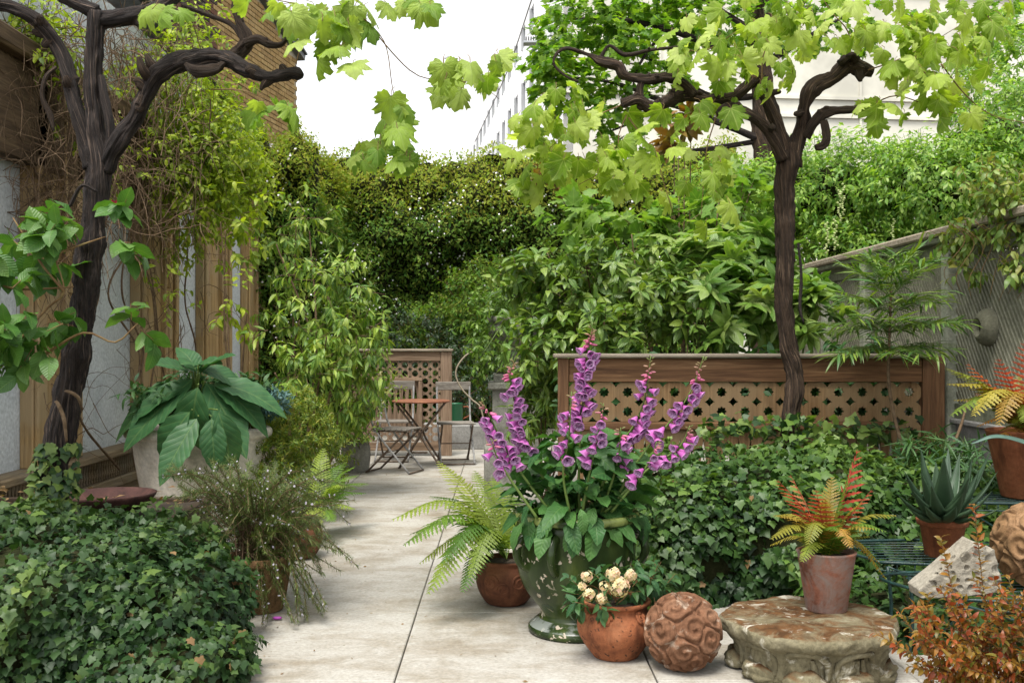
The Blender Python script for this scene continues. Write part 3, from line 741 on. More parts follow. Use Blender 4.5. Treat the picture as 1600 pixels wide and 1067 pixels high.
M_ironL = mottle('bare_steel', [(.17,.165,.155), (.27,.265,.26), (.36,.355,.35)], 14, .6, .3, 90)
M_rusttop = mottle('rusted_red_tin', [(.13,.045,.02), (.22,.085,.045), (.26,.13,.06)], 9, .7, .3, 60)

def soil_disc(parent, c, r, z):
    g = G(); g.lathe([(.0001, .012), (r*.5, .010), (r, 0)], 24, (c[0], c[1], z), lambda T, R, Z: (R, Z + .012 * (vnoise(np.stack([np.cos(T)*R*30, np.sin(T)*R*30, T*0], -1)) - .3)))
    return build('soil', g, M_soil, parent)
def spiral_relief(parent, name, c, R, mat, th0, zc, r0, turns, wid, mirror=1, seg=60):
    """a raised scroll wrapped on a pot of local radius R(z)"""
    pts = []; rr = []
    for k in range(seg):
        t = k / (seg - 1); a = t * turns * 2 * PI; r = r0 * (1 - .8 * t)
        h = zc + math.sin(a) * r; th = th0 + mirror * (math.cos(a) * r) / max(R(zc), .02)
        pts.append(A(c[0] + math.cos(th) * R(h), c[1] + math.sin(th) * R(h), h)); rr.append(wid * (1 - .45 * t))
    g = G(); g.tube(pts, rr, 8, .008); return build(name, g, mat, parent)
def prof_r(prof):
    p = np.array(prof)
    def f(z):
        o = p[np.argsort(p[:, 1])]; return float(np.interp(z, o[:, 1], o[:, 0]))
    return f

# ------------------------------------------------------------------ green glazed urn
UC = A(.335, 4.68, 0)
urn = thing('glazed_urn', 'large green glazed urn with handles and flaked belly, planted with foxgloves', 'urn', UC)
up_ = [(.0005,.0), (.208,.0), (.218,.012), (.215,.032), (.19,.052), (.166,.072), (.158,.092), (.172,.12), (.212,.165), (.245,.22), (.266,.29), (.272,.38), (.272,.48), (.268,.505), (.285,.512), (.290,.53), (.285,.548), (.268,.55), (.258,.535), (.25,.47)]
g = G(); g.lathe(up_, 72, UC, step=.012); build('body', g, M_glaze, urn)
soil_disc(urn, UC, .256, .50)
for th in (-1.98, -.30, PI + .55, 1.25):
    rad = A(math.cos(th), math.sin(th), 0); pts = []
    for t in np.linspace(0, 1, 9):
        a = -PI/2 + t * PI; pts.append(UC + rad * (.235 + .018 * t + .075 * math.cos(a)) + A(0, 0, .385 + .075 * math.sin(a)))
    g = G(); g.tube(pts, [.028, .021, .018, .018, .019, .019, .019, .022, .030], 12, .012); hd = build('handle', g, M_glaze, urn)

# ------------------------------------------------------------------ fern bowl (behind the urn)
FC = A(0.02, 5.18, 0)
fpot = thing('terracotta_bowl', 'squat brown terracotta bowl with scrolls, holding the green fern', 'pot', FC)
fp = [(.0005,0), (.085,0), (.12,.03), (.145,.08), (.155,.13), (.15,.175), (.138,.20), (.142,.212), (.145,.225), (.135,.228), (.127,.215), (.125,.18)]
g = G(); g.lathe(fp, 56, FC, step=.008); build('body', g, M_terraB, fpot); soil_disc(fpot, FC, .128, .20)
Rf = prof_r([(a, b) for a, b in fp if b < .2])
for th in (-2.1, -1.15): spiral_relief(fpot, 'scroll', FC, Rf, M_terraB, th, .13, .042, 1.7, .007, 1); spiral_relief(fpot, 'scroll', FC, Rf, M_terraB, th + .42, .10, .034, 1.6, .006, -1)

# ------------------------------------------------------------------ orange terracotta jar
JC = A(.475, 4.30, 0)
jar = thing('terracotta_jar', 'round orange terracotta jar with small scroll lugs, holding cream flowers', 'pot', JC)
jp = [(.0005,0), (.082,0), (.10,.012), (.135,.06), (.158,.105), (.160,.145), (.150,.175), (.133,.195), (.128,.205), (.133,.218), (.146,.224), (.148,.235), (.140,.24), (.128,.232), (.124,.20)]
g = G(); g.lathe(jp, 64, JC, lambda T, R, Z: (R * (1 + .012 * (vnoise(np.stack([np.cos(T)*2, np.sin(T)*2, Z*12], -1)) - .5)), Z), step=.008); build('body', g, M_terra, jar); soil_disc(jar, JC, .127, .212)
Rj = prof_r([(a, b) for a, b in jp if b < .225])
for th in (-1.95, -.9, .6): spiral_relief(jar, 'scroll_lug', JC, lambda z: Rj(z) + .006, M_terra, th, .185, .022, 1.9, .008)
# ------------------------------------------------------------------ carved balls
def carved_ball(name, label, c, R, mat, seed, tilt=0):
    r_ = np.random.default_rng(seed); n1, n2 = 150, 260
    ph = np.linspace(0.001, PI - .001, n1); th = np.linspace(0, 2*PI, n2, endpoint=False)
    PH, TH = np.meshgrid(ph, th, indexing='ij'); D = np.stack([np.sin(PH)*np.cos(TH), np.sin(PH)*np.sin(TH), np.cos(PH)], -1)
    k = 26; i = np.arange(k) + .5; f1 = np.arccos(1 - 2*i/k); f2 = PI*(1+5**.5)*i
    C = np.stack([np.cos(f2)*np.sin(f1), np.sin(f2)*np.sin(f1), np.cos(f1)], -1) + r_.normal(0, .10, (k, 3)); C = unit(C)
    Dw = unit(D + .10 * (np.stack([fbm(D*3+s) for s in (1, 9, 21)], -1) - .5))
    dots = np.einsum('ijk,lk->ijl', Dw, C); near = dots.argmax(-1); cc = C[near]
    ang = np.arccos(np.clip(dots.max(-1), -1, 1))
    e1 = unit(np.cross(cc, A(.31, .2, .93))); e2 = np.cross(cc, e1)
    az = np.arctan2((Dw*e2).sum(-1), (Dw*e1).sum(-1)); hand = np.where(near % 2 == 0, 1, -1)
    rid = np.cos(hand * az + ang * 24.0)                       # spiral scroll ridges
    rid = np.sign(rid) * np.abs(rid) ** .6
    srt = np.sort(dots, -1); gap = np.arccos(np.clip(srt[..., -2], -1, 1)) - ang
    groove = np.clip(gap / .07, 0, 1)
    h = rid * .042 * (.35 + .65 * groove) + (groove - 1) * .075 + .016 * (fbm(D*9, 3) - .5)
    V = D * (R * (1 + h))[..., None] + np.asarray(c)
    ii = np.arange(n1-1)[:, None]*n2; j = np.arange(n2)[None]; kk = (j+1) % n2
    q = np.stack([ii+j, ii+n2+j, ii+n2+kk, ii+kk], -1).reshape(-1, 4)
    g = G(); g.add(V.reshape(-1, 3), q)
    return tag(build(name, g, mat), label, 'ball')
carved_ball('carved_ball', 'round carved terracotta ball with swirling scrolls, on the paving beside the stone capital', (.728, 4.13, .148), .152, M_ball, 4)
# ------------------------------------------------------------------ upturned stone capital
CC = A(1.24, 4.13, 0)
cap_ = thing('stone_capital', 'mossy carved stone capital, upturned and used as a stand, foreground right', 'capital', CC)
def capfun(T, R, Z):
    q = np.stack([np.cos(T)*2.3, np.sin(T)*2.3, Z*6], -1); q2 = q * 4
    lob = np.abs(np.cos(T * 5 + .5)); lob2 = np.abs(np.cos(T * 10 + 1.0))
    mid = np.clip(1 - np.abs(Z - .075) / .075, 0, 1)
    R2 = R * (1 + .13 * (fbm(q, 2) - .5) + .09 * (fbm(q2, 4) - .5))
    R2 = R2 + mid * (.034 * (lob ** .5 - .5) + .014 * (lob2 ** .6 - .5)) * (R > .1)
    R2 = R2 * (1 + .02 * np.cos(T * 8))
    Z2_ = Z + np.where(Z > .17, .018 * (fbm(np.stack([np.cos(T)*R*9, np.sin(T)*R*9, T*0], -1), 3) - .5), 0) 
    return R2, Z2_
cp = [(.20,.0), (.272,.004), (.278,.03), (.272,.06), (.276,.09), (.288,.12), (.305,.14), (.326,.15), (.338,.162), (.344,.182), (.338,.20), (.322,.208), (.25,.212), (.12,.214), (.0005,.214)]
g = G(); g.lathe(cp, 300, CC, capfun, step=.005); build('block', g, M_cap_stone, cap_)
Rc = prof_r([c_ for c_ in cp if c_[0] > .25 and c_[1] < .2])
def on_cap(th, z, o=.0): r_ = Rc(z) * (1 + .02 * math.cos(th * 8)) + o; return CC + A(math.cos(th) * r_, math.sin(th) * r_, z)
for k in range(9):
    t0 = k * 2*PI/9 + .18
    arch = [on_cap(t0 + q * .29 * (1 if abs(q) > .5 else 1), z, .003) for q, z in ((-.95,.035), (-1,.07), (-.92,.105), (-.6,.133), (0,.142), (.6,.133), (.92,.105), (1,.07), (.95,.035))]
    g = G(); g.tube(arch, [.009, .012, .013, .013, .012, .013, .013, .012, .009], 12, .008, rough=.35, ridge=.15, seed=k + .5); build('leaf_arch', g, M_cap_stone, cap_)
    for q in (-.42, 0, .42):
        g = G(); g.tube([on_cap(t0 + q * .29, .03, .006), on_cap(t0 + q * .27, .075, .010), on_cap(t0 + q * .18, .118, .008)], [.014, .013, .007], 10, .008, rough=.35, seed=k + q); build('leaf_rib', g, M_cap_stone, cap_)
    rad = A(math.cos(t0), math.sin(t0), 0); tan = A(-math.sin(t0), math.cos(t0), 0)           # rolled leaf tip at the foot
    pts = [CC + rad * (.300 - .025 * abs(q) ** 1.5) + tan * .080 * q + A(0, 0, .034 - .010 * abs(q)) for q in np.linspace(-1, 1, 7)]
    g = G(); g.tube(pts, [.014, .028, .036, .030, .037, .028, .014], 22, .006, rough=.4, ridge=.3, seed=k); build('rolled_leaf', g, M_cap_stone, cap_)
# ------------------------------------------------------------------ tall terracotta pot standing on it
def flower_pot(name, label, c, rb, rt, h, mat, rim=True, wall=.012, group=None):
    t = thing(name, label, 'pot', c, group); c = A(*c)
    pr = [(.0005,0), (rb-.006,0), (rb,.006)]
    if rim: pr += [(rb + (rt-rb)*.80, h*.80), (rb + (rt-rb)*.82 + .003, h*.81), (rt+.008, h*.82), (rt+.012, h*.95), (rt+.010, h), (rt-wall, h), (rt-wall-.004, h*.82)]
    else: pr += [(rt*.985, h*.95), (rt+.001, h*.965), (rt+.003, h*.99), (rt, h), (rt-wall, h), (rt-wall-.004, h*.85)]
    g = G(); g.lathe(pr, 56, c); b = build('body', g, mat, t)
    soil_disc(t, c, rt-wall-.002, c[2] + h*.88); return t
flower_pot('terracotta_pot', 'tall tapered pink terracotta pot with pale bloom, standing on the stone capital', (1.335, 4.22, .212), .082, .118, .245, M_terraP, rim=False)

# ------------------------------------------------------------------ wire plant stand, stepped in tiers
st = thing('wire_plant_stand', 'green wire plant stand in tiers, at the right behind the red leaved shrub', 'plant stand', (2.0, 4.4, 0))
def tier(xa, xb, ya, yb, z, bulge):
    """one shelf: bowed front rim and straight wires"""
    n = 22; front = []
    for t in np.linspace(0, 1, n):
        front.append(A(xa + (xb-xa)*t, ya - bulge*math.sin(PI*t), z))
    rim = front + [A(xb, yb, z), A(xa, yb, z), front[0]]
    g = G(); g.tube(rim, .007, 8, .03); sh = build('shelf_rim', g, M_greenwire, st)
    g = G(); g.tube([p - A(0, 0, .035) for p in front], .004, 6, .03); build('lower_wire', g, M_greenwire, sh)
    g = G()
    for k in range(1, n - 1):
        g.tube([front[k] - A(0,0,.035), front[k]], .003, 5, .05)
    build('rim_lacing', g, M_greenwire, sh)
    ny = int((yb - ya) / .058)
    for k in range(ny + 4):
        y = yb - .03 - k * .058
        if y < ya - bulge: break
        if y >= ya: a_, b_ = xa, xb
        else:
            tt = math.asin(min(1, (ya - y) / max(bulge, 1e-3))) / PI; a_, b_ = xa + (xb-xa)*tt, xa + (xb-xa)*(1-tt)
        g = G(); g.tube([(a_, y, z), (b_, y, z)], .0028, 5, .4); build('shelf_wire', g, M_greenwire, st)
    return front
f1 = tier(1.62, 3.1, 4.40, 4.86, .37, .10)
f2 = tier(1.66, 3.1, 3.88, 4.30, .345, .14)
f3 = tier(2.16, 3.2, 4.90, 5.30, .55, .05)
for (x, y, z) in ((1.64, 4.36, .36), (1.64, 4.84, .36), (2.18, 4.88, .55), (2.18, 5.28, .55), (1.70, 3.83, .345), (1.70, 4.28, .345), (2.6, 3.74, .345), (2.6, 4.32, .36), (2.9, 5.28, .55)):
    g = G(); g.tube([(x, y, z), (x + .02, y + .01, z * .5), (x, y, 0)], .008, 8, .05); build('leg', g, M_greenwire, st)
for (xa, ya, za, xb, yb, zb_) in ((1.64,4.36,.36,1.95,4.30,.02), (1.70,3.83,.34,2.05,3.76,.02), (1.66,4.36,.34,1.66,4.84,.02), (1.72,3.83,.33,1.72,4.28,.02), (2.2,4.88,.53,2.5,4.86,.02)):
    g = G(); m_ = (A(xa,ya,za) + A(xb,yb,zb_)) / 2 + A(.10, 0, .06); g.tube([(xa,ya,za), m_, (xb,yb,zb_)], .005, 6, .03); build('curved_brace', g, M_greenwire, st)
flower_pot('terracotta_pot', 'rimmed orange terracotta pot holding the aloe, on the wire stand', (1.96, 4.56, .365), .075, .100, .17, M_terraO)
flower_pot('terracotta_pot', 'big tapered terracotta pot holding the red fern, on the top tier of the wire stand', (2.60, 5.05, .555), .13, .20, .33, M_terraO, rim=False)
flower_pot('terracotta_pot', 'small rimmed terracotta pot cut by the right edge of the photo', (2.66, 4.99 - .36, .60), .05, .085, .15, M_terraO)
g = G(); g.box((2.66, 4.63, .588), (.22, .22, .022), 0, 0, .004); g.box((2.66, 4.63, .47), (.10, .10, .22), 0, 0, .004)
tag(build('stone_plinth', g, M_urnstone, smooth=False), 'small stone plinth under the pot at the right edge', 'plinth')
carved_ball('carved_ball', 'larger mossy carved terracotta ball on the wire stand behind the red shrub', (2.11, 4.04, .515), .165, M_ball2, 9)
# holed stone leaning in front of the ball
def holed_stone():
    n1, n2 = 200, 300; ph = np.linspace(.001, PI-.001, n1); th = np.linspace(0, 2*PI, n2, endpoint=False)
    PH, TH = np.meshgrid(ph, th, indexing='ij'); D = np.stack([np.sin(PH)*np.cos(TH), np.sin(PH)*np.sin(TH), np.cos(PH)], -1)
    # wedge: support planes of a slanting triangle block
    pl = [((0,-1,0), .05), ((0,1,0), .05), ((0,0,-1), .07), ((1,0,.15), .105), ((-.58,0,.815), .060), ((-1,0,-.2), .165), ((.4,0,.9), .105)]
    r = np.full(D.shape[:2], 9.0)
    for n_, d_ in pl:
        n_ = unit(n_); dt = (D*n_).sum(-1); r = np.where(dt > 1e-3, np.minimum(r, d_/np.maximum(dt, 1e-3)), r)
    V = D * r[..., None]; rr = np.random.default_rng(8)
    V = V + D * (.012 * (fbm(V*22, 3) - .5))[..., None]
    done = []
    for _ in range(260):
        t0 = A(rr.uniform(-.17, .11), -.05, rr.uniform(-.065, .12)); k = np.unravel_index(((D*unit(t0)).sum(-1)).argmax(), r.shape); c = V[k]; R_ = rr.uniform(.008, .019)
        if any(np.linalg.norm(c - c2) < (R_ + R2) * 1.12 for c2, R2 in done): continue
        done.append((c, R_))
        dd = np.linalg.norm(V - c, axis=-1); V = V - D * (np.clip(1 - (dd/R_)**3, 0, 1)**.5 * R_ * 1.15)[..., None]
    ii = np.arange(n1-1)[:, None]*n2; j = np.arange(n2)[None]; kk = (j+1) % n2
    q = np.stack([ii+j, ii+n2+j, ii+n2+kk, ii+kk], -1).reshape(-1, 4)
    a = math.radians(-4); R3 = np.array([[math.cos(a), 0, math.sin(a)], [0,1,0], [-math.sin(a), 0, math.cos(a)]])
    g = G(); g.add((V.reshape(-1, 3) @ R3.T) * 1.15 + A(1.745, 3.90, .445), q)
    tag(build('holed_stone', g, M_hole), 'pale pitted stone with round holes, lying against the mossy carved ball', 'stone')
holed_stone()

# ------------------------------------------------------------------ bistro table and folding chairs
bt = thing('bistro_table', 'small round rust red folding bistro table beside grey slatted chairs', 'table', (P(658,715,11.0)[0], 11.0, 0))
tc = A(P(658,715,11.0)[0], 11.0, 0)
g = G(); g.lathe([(.0005,.715), (.30,.715), (.312,.712), (.315,.70), (.308,.695), (.0005,.695)], 48, tc); build('table_top', g, M_rusttop, bt)
for s_ in (-1, 1):
    for yy in (-.16, .16):
        g = G(); g.tube([tc + A(s_*.26, yy, .69), tc + A(s_*.05, yy, .42), tc + A(s_*.02, yy, .33), tc + A(s_*.22, yy, .01)], .011, 8, .05); build('leg', g, M_iron, bt)
    g = G(); g.tube([tc + A(s_*.22, -.18, .012), tc + A(s_*.22, .18, .012)], .010, 8, .1); build('foot_bar', g, M_iron, bt)
    g = G(); g.tube([tc + A(s_*.06, -.16, .40), tc + A(s_*.06, .16, .40)], .010, 8, .1); build('cross_bar', g, M_iron, bt)
g = G(); g.tube([tc + A(-.08, -.16, .17), tc + A(.08, -.16, .17)], .010, 8, .1); build('brace', g, M_iron, bt)
_cm = {}
def cm(key, fn, m, smooth=True):
    if key not in _cm: _cm[key] = fn().mesh(key.split('#')[0], m, smooth)
    return _cm[key]
def chair(label, loc, rz):
    """folding chair, faces -Y before turning"""
    T = Matrix.Translation(Vector(loc)) @ Matrix.Rotation(rz, 4, 'Z')
    t = put('folding_chair', None, T); tag(t, label, 'chair', 'folding slatted chairs at the bistro table')
    for k in range(6): put('seat_slat', cm('seat_slat', lambda: G().box((0,0,0), (.40, .046, .016), 0, 0, .003), M_chair, False), T @ Matrix.Translation((0, -.17 + k*.062, .447)), t)
    put('back_slat', cm('back_slat', lambda: G().box((0,0,0), (.40, .020, .095), 0, 0, .006), M_chair, False), T @ Matrix.Translation((0, .245, .845)), t)
    put('back_slat', cm('back_slat#2', lambda: G().box((0,0,0), (.37, .018, .05), 0, 0, .006), M_chair, False), T @ Matrix.Translation((0, .215, .68)), t) if False else None
    for s_ in (-1, 1):
        x = .185 * s_
        put('back_leg', cm('back_leg%d' % s_, lambda: G().tube([(x,.25,.885), (x,.215,.62), (x,.14,.42), (x,-.22,.01)], .011, 8, .06), M_ironL), T, t)
        put('front_leg', cm('front_leg%d' % s_, lambda: G().tube([(x*.9,-.19,.44), (x*.9,.26,.01)], .011, 8, .1), M_iron), T, t)
        put('seat_rail', cm('seat_rail%d' % s_, lambda: G().tube([(x*.9,-.20,.432), (x*.9,.17,.432)], .009, 8, .1), M_iron), T, t)
    for y in (-.22, .26): put('foot_bar', cm('foot_bar%g' % y, lambda: G().tube([(-.185,y,.012), (.185,y,.012)], .009, 8, .2), M_iron), T, t)
    put('cross_rod', cm('cross_rod', lambda: G().tube([(-.18,.04,.215), (.18,.04,.215)], .006, 8, .2), M_iron), T, t)
chair('grey slatted folding chair to the right of the bistro table', (P(712,700,11.35)[0], 11.35, 0), .16)
chair('grey slatted folding chair left of the table, its back against the carved panel', (P(617,700,11.65)[0], 11.6, 0), -.05)
chair('grey folding chair at the front left of the table, seen side on with crossed legs', (P(620,735,10.55)[0], 10.55, 0), 1.25)
# curved hoop of wire and the watering can
g = G(); g.tube([P(741,548,10.6), P(727,556,10.6), P(714,574,10.6), P(713,590,10.6), P(722,608,10.6), P(738,625,10.6), P(752,640,10.6), P(762,700,10.6), P(765,744,10.55)], .008, 8, .04)
tag(build('bent_cane', g, plain('pale_cane', (.30,.25,.18), .7)), 'thin pale cane bent in a hook behind the right chair', 'cane')
wc = thing('watering_can', 'green watering can standing beyond the right chair', 'watering can', (P(709,640,13)[0], 13, 0))
wcc = A(P(709,640,13)[0], 13, .32); Mg = plain('green_enamel', (.012,.11,.045), .35)
g = G(); g.lathe([(.0005,0), (.11,0), (.115,.01), (.112,.24), (.118,.25), (.105,.25), (.10,.2)], 32, wcc); build('body', g, Mg, wc)
g = G(); g.tube([wcc + A(.10,0,.20), wcc + A(.19,0,.20), wcc + A(.20,0,.10), wcc + A(.11,0,.05)], .010, 8, .03); build('handle', g, M_terraO, wc)
g = G(); g.tube([wcc + A(-.10,0,.06), wcc + A(-.25,0,.18), wcc + A(-.34,0,.30)], [.022,.015,.012], 10, .04); build('spout', g, Mg, wc)
g = G(); g.box(wcc + A(.05, .1, -.17), (.9, .5, .30), 0, 0, .01)
tag(build('stone_step', g, M_grey, smooth=False), 'dark grey stone step under the watering can', 'step')

# ------------------------------------------------------------------ stone urn on a pedestal, mid distance
su = thing('stone_urn', 'grey carved stone urn on a square pedestal, half hidden by leaves', 'urn', (P(808,600,9.6)[0], 9.6, 0))
sc_ = A(P(808,600,9.6)[0], 9.6, 0)
g = G(); g.box(sc_ + A(0,0,.45), (.46,.46,.9), 0, 0, .01); build('pedestal', g, M_urnstone, su, False)
g = G(); g.box(sc_ + A(0,0,.93), (.54,.54,.07), 0, 0, .015); build('pedestal_cap', g, M_urnstone, su, False)
g = G(); g.box(sc_ + A(0,0,1.00), (.44,.44,.08), 0, 0, .01); build('plinth', g, M_urnstone, su, False)
g = G(); g.lathe([(.19,1.04), (.20,1.07), (.15,1.12), (.09,1.18), (.085,1.25), (.11,1.29), (.19,1.33), (.255,1.40), (.27,1.47), (.265,1.50), (.285,1.52), (.29,1.56), (.26,1.57), (.25,1.52), (.0005,1.50)], 64, sc_, lambda T, R, Z: (R * (1 + .03 * np.abs(np.cos(T*12)) * ((Z > 1.3) & (Z < 1.46))), Z), step=.012); build('bowl', g, M_urnstone, su)
sb = thing('stone_block', 'grey stone block half hidden behind the foxgloves', 'block', (P(775,730,8.4)[0], 8.4, 0))
g = G(); g.box((P(778,730,8.4)[0], 8.4, .24), (.22, .30, .48), .05, 0, .012); build('block', g, M_urnstone, sb, False)

# ------------------------------------------------------------------ left side: planter boxes, big cream pot, dish, small pots
def timber_box(name, label, xa, xb, ya, yb, h, nb=3):
    t = thing(name, label, 'planter', ((xa+xb)/2, (ya+yb)/2, 0)); bh_ = h / nb
    for k in range(nb):
        z = bh_ * (k + .5)
        for (c, s_) in ((((xa+xb)/2, ya, z), (xb-xa, .045, bh_-.006)), (((xa+xb)/2, yb, z), (xb-xa, .045, bh_-.006)), ((xa, (ya+yb)/2, z), (.045, yb-ya-.05, bh_-.006)), ((xb, (ya+yb)/2, z), (.045, yb-ya-.05, bh_-.006))):
            g = G(); g.box(c, s_, 0, 0, .005); build('plank', g, M_planter, t, False)
    for x in (xa+.02, xb-.02):
        g = G(); g.box((x, ya-.045, h/2), (.07, .045, h), 0, 0, .005); build('corner_post', g, M_planter, t, False)
    g = G(); n = 24; gx = np.linspace(xa+.02, xb-.02, n); gy = np.linspace(ya+.02, yb-.02, n); XX, YY = np.meshgrid(gx, gy, indexing='ij')
    ZZ = h - .05 + .05 * fbm(np.stack([XX*4, YY*4, XX*0], -1))
    ii = np.arange(n-1)[:, None]*n; j = np.arange(n-1)[None]; q = np.stack([ii+j, ii+n+j, ii+n+j+1, ii+j+1], -1).reshape(-1, 4)
    g.add(np.stack([XX, YY, ZZ], -1).reshape(-1, 3), q); build('soil', g, M_soil, t); return t
timber_box('timber_planter', 'dark timber planter box under the left ivy', -3.2, -1.75, 4.62, 6.1, .40)
timber_box('timber_planter', 'dark timber planter box under the right ivy', .86, 2.8, 5.5, 6.5, .46)
dish = thing('terracotta_dish', 'wide shallow reddish terracotta dish on the soil behind the left ivy', 'dish', (P(172,800,5.5)[0], 5.5, .44))
dc = A(P(172,795,5.5)[0], 5.5, .42)
g = G(); g.lathe([(.0005,0), (.15,0), (.20,.03), (.235,.075), (.24,.09), (.225,.09), (.19,.05), (.14,.02), (.0005,.018)], 48, dc); build('dish', g, terracotta('purple_brown_clay', [(.035,.016,.014), (.06,.026,.021), (.09,.042,.034)]), dish)
big = thing('cream_planter', 'large oval cream glazed planter with a heavy rim, holding the big leaved plant', 'planter', (P(310,700,7.2)[0], 7.2, 0))
bc = A(P(310,700,7.2)[0], 7.2, 0)
bpf = [(.0005,.05), (.30,.05), (.34,.08), (.40,.30), (.44,.52), (.45,.60), (.47,.63), (.475,.65), (.505,.665), (.515,.69), (.51,.715), (.49,.73), (.46,.72), (.45,.66)]
g = G(); g.lathe(bpf, 72, bc, step=.015, ell=(1, .7)); build('body', g, M_cream, big)
g = G(); g.lathe([(.0005,.66), (.46,.65)], 48, bc, ell=(1, .7)); build('soil', g, M_soil, big)
g = G(); g.lathe([(.28,.0), (.33,.0), (.33,.05), (.28,.05)], 48, bc, ell=(1, .7)); build('foot', g, M_cream, big)
t = thing('ornate_pot', 'carved buff stone pot under the trailing rosemary', 'pot', (-1.20, 5.05, 0)); oc = A(-1.20, 5.05, 0)
def of(T, R, Z): return R * (1 + .05 * np.cos(T*14 + 18*Z*np.sign(np.sin(T*3))) * ((Z > .03) & (Z < .23))), Z
g = G(); g.lathe([(.0005,0), (.105,0), (.12,.02), (.125,.05), (.14,.15), (.15,.22), (.165,.235), (.165,.265), (.15,.27), (.14,.24)], 140, oc, of, step=.006); build('body', g, M_ball2, t); soil_disc(t, oc, .145, .24)
t = thing('brown_pot', 'rounded brown pot in the shade behind the rosemary', 'pot', (P(462,860,6.3)[0], 6.3, 0)); oc = A(P(462,860,6.3)[0], 6.3, 0)
g = G(); g.lathe([(.0005,0), (.10,0), (.15,.06), (.165,.14), (.15,.20), (.14,.22), (.15,.24), (.135,.24), (.13,.2)], 48, oc, step=.01); build('body', g, M_terraB, t); soil_disc(t, oc, .13, .21)
t = thing('grey_pot', 'round grey weathered pot beside the folding chair', 'pot', (P(556,735,10.6)[0], 10.6, 0)); oc = A(P(556,735,10.6)[0], 10.6, 0)
g = G(); g.lathe([(.0005,0), (.12,0), (.135,.02), (.15,.15), (.148,.25), (.135,.29), (.145,.30), (.13,.31), (.12,.26)], 48, oc, step=.01); build('body', g, M_urnstone, t); soil_disc(t, oc, .125, .27)
g = G(); g.lathe([(.0005,.002), (.012,.004), (.018,.012), (.010,.016), (.0005,.012)], 10, (P(433,970,4.85)[0], 4.85, .002), lambda T, R, Z: (R*(1+.4*np.cos(T*2)), Z))
tag(build('fallen_petal', g, plain('fallen_bell', (.35,.06,.35), .5)), 'single purple fallen flower on the paving below the rosemary', 'petal')
# ------------------------------------------------------------------ foliage materials
L_grape = leafmat('vine_leaf', [(.15,.26,.02), (.25,.37,.035), (.36,.47,.07), (.48,.57,.17)], .5, .5, 'palm', (.45,.54,.16), .3, (1.35,1.4,.5))
L_grapeL = leafmat('green_vine_leaf', [(.11,.22,.02), (.18,.30,.03), (.27,.38,.05), (.37,.47,.11)], .42, .5, 'palm', (.28,.38,.09), .3, (1.35,1.4,.5))
L_ivy = leafmat('ivy_leaf', [(.008,.026,.009), (.016,.044,.012), (.030,.068,.016), (.055,.10,.020), (.095,.15,.028), (.17,.22,.05)], .18, .48, None, None, .3)
L_ivy2 = leafmat('bright_ivy_leaf', [(.012,.036,.010), (.024,.064,.014), (.046,.10,.018), (.085,.155,.026), (.14,.21,.04), (.21,.29,.065)], .24, .45, None, None, .35)
L_big = leafmat('big_dark_leaf', [(.034,.105,.034), (.05,.13,.038), (.075,.165,.045)], .2, .5, 'pin', (.12,.20,.06), .35)
L_shrub = leafmat('fresh_green_leaf', [(.045,.13,.022), (.065,.16,.028), (.10,.20,.035)], .32, .42, 'pin', (.16,.26,.06), .4)
L_tangle = leafmat('lime_twiner_leaf', [(.17,.26,.018), (.27,.36,.022), (.37,.44,.035), (.11,.19,.022)], .4, .5)
L_cam = leafmat('glossy_drooping_leaf', [(.045,.125,.02), (.09,.185,.026), (.16,.26,.034), (.28,.35,.05)], .3, .38, 'pin', None, .45)
L_eup = leafmat('spurge_leaf', [(.06,.12,.012), (.11,.17,.014), (.17,.22,.018), (.22,.20,.02)], .3, .55)
L_blue = leafmat('blue_grey_leaf', [(.05,.12,.12), (.08,.17,.16)], .15, .55)
L_fernY = leafmat('yellow_fern', [(.14,.21,.025), (.22,.29,.035), (.30,.34,.06)], .42, .5)
L_fernG = leafmat('green_fern', [(.05,.12,.012), (.085,.17,.016), (.13,.22,.022)], .4, .5)
L_fernR = leafmat('red_fern', [(.36,.055,.035), (.42,.10,.045), (.42,.18,.07)], .4, .5, tmul=(1.5, .9, .6))
L_fernO = leafmat('gold_fern', [(.26,.22,.02), (.34,.30,.04), (.38,.16,.035), (.17,.22,.022), (.36,.22,.04)], .42, .5, tmul=(1.4, 1.2, .5))
L_rose = leafmat('rosemary_needle', [(.04,.075,.012), (.065,.105,.016), (.095,.135,.024), (.12,.12,.03)], .12, .6)
L_fox = leafmat('foxglove_leaf', [(.022,.085,.022), (.04,.115,.026), (.06,.15,.03)], .25, .5, 'pin', (.11,.20,.06), .35)
L_hyd = leafmat('hydrangea_leaf', [(.02,.075,.025), (.035,.10,.03), (.055,.13,.035)], .22, .45, 'pin', (.10,.17,.05), .4)
L_cream = leafmat('cream_petal', [(.62,.52,.30), (.72,.64,.42), (.72,.45,.35), (.66,.60,.36)], .3, .6)
L_aloe = leafmat('aloe_leaf', [(.028,.058,.030), (.04,.075,.036)], .05, .45, spec=.4)
L_abel = leafmat('red_shrub_leaf', [(.22,.045,.016), (.30,.085,.018), (.14,.12,.016), (.30,.14,.02), (.10,.11,.016)], .32, .42, tmul=(1.4, 1.1, .5))
L_mah = leafmat('narrow_leaflet', [(.05,.12,.034), (.095,.18,.04), (.15,.24,.04), (.20,.27,.035)], .25, .4)
L_fats = leafmat('fatsia_leaf', [(.06,.14,.02), (.10,.20,.03), (.17,.28,.045), (.28,.36,.11)], .35, .38, 'palm', (.26,.34,.12), .45)
L_rhod = leafmat('rhododendron_leaf', [(.05,.12,.02), (.085,.165,.026), (.13,.215,.034), (.18,.25,.04)], .25, .33, 'pin', None, .5)
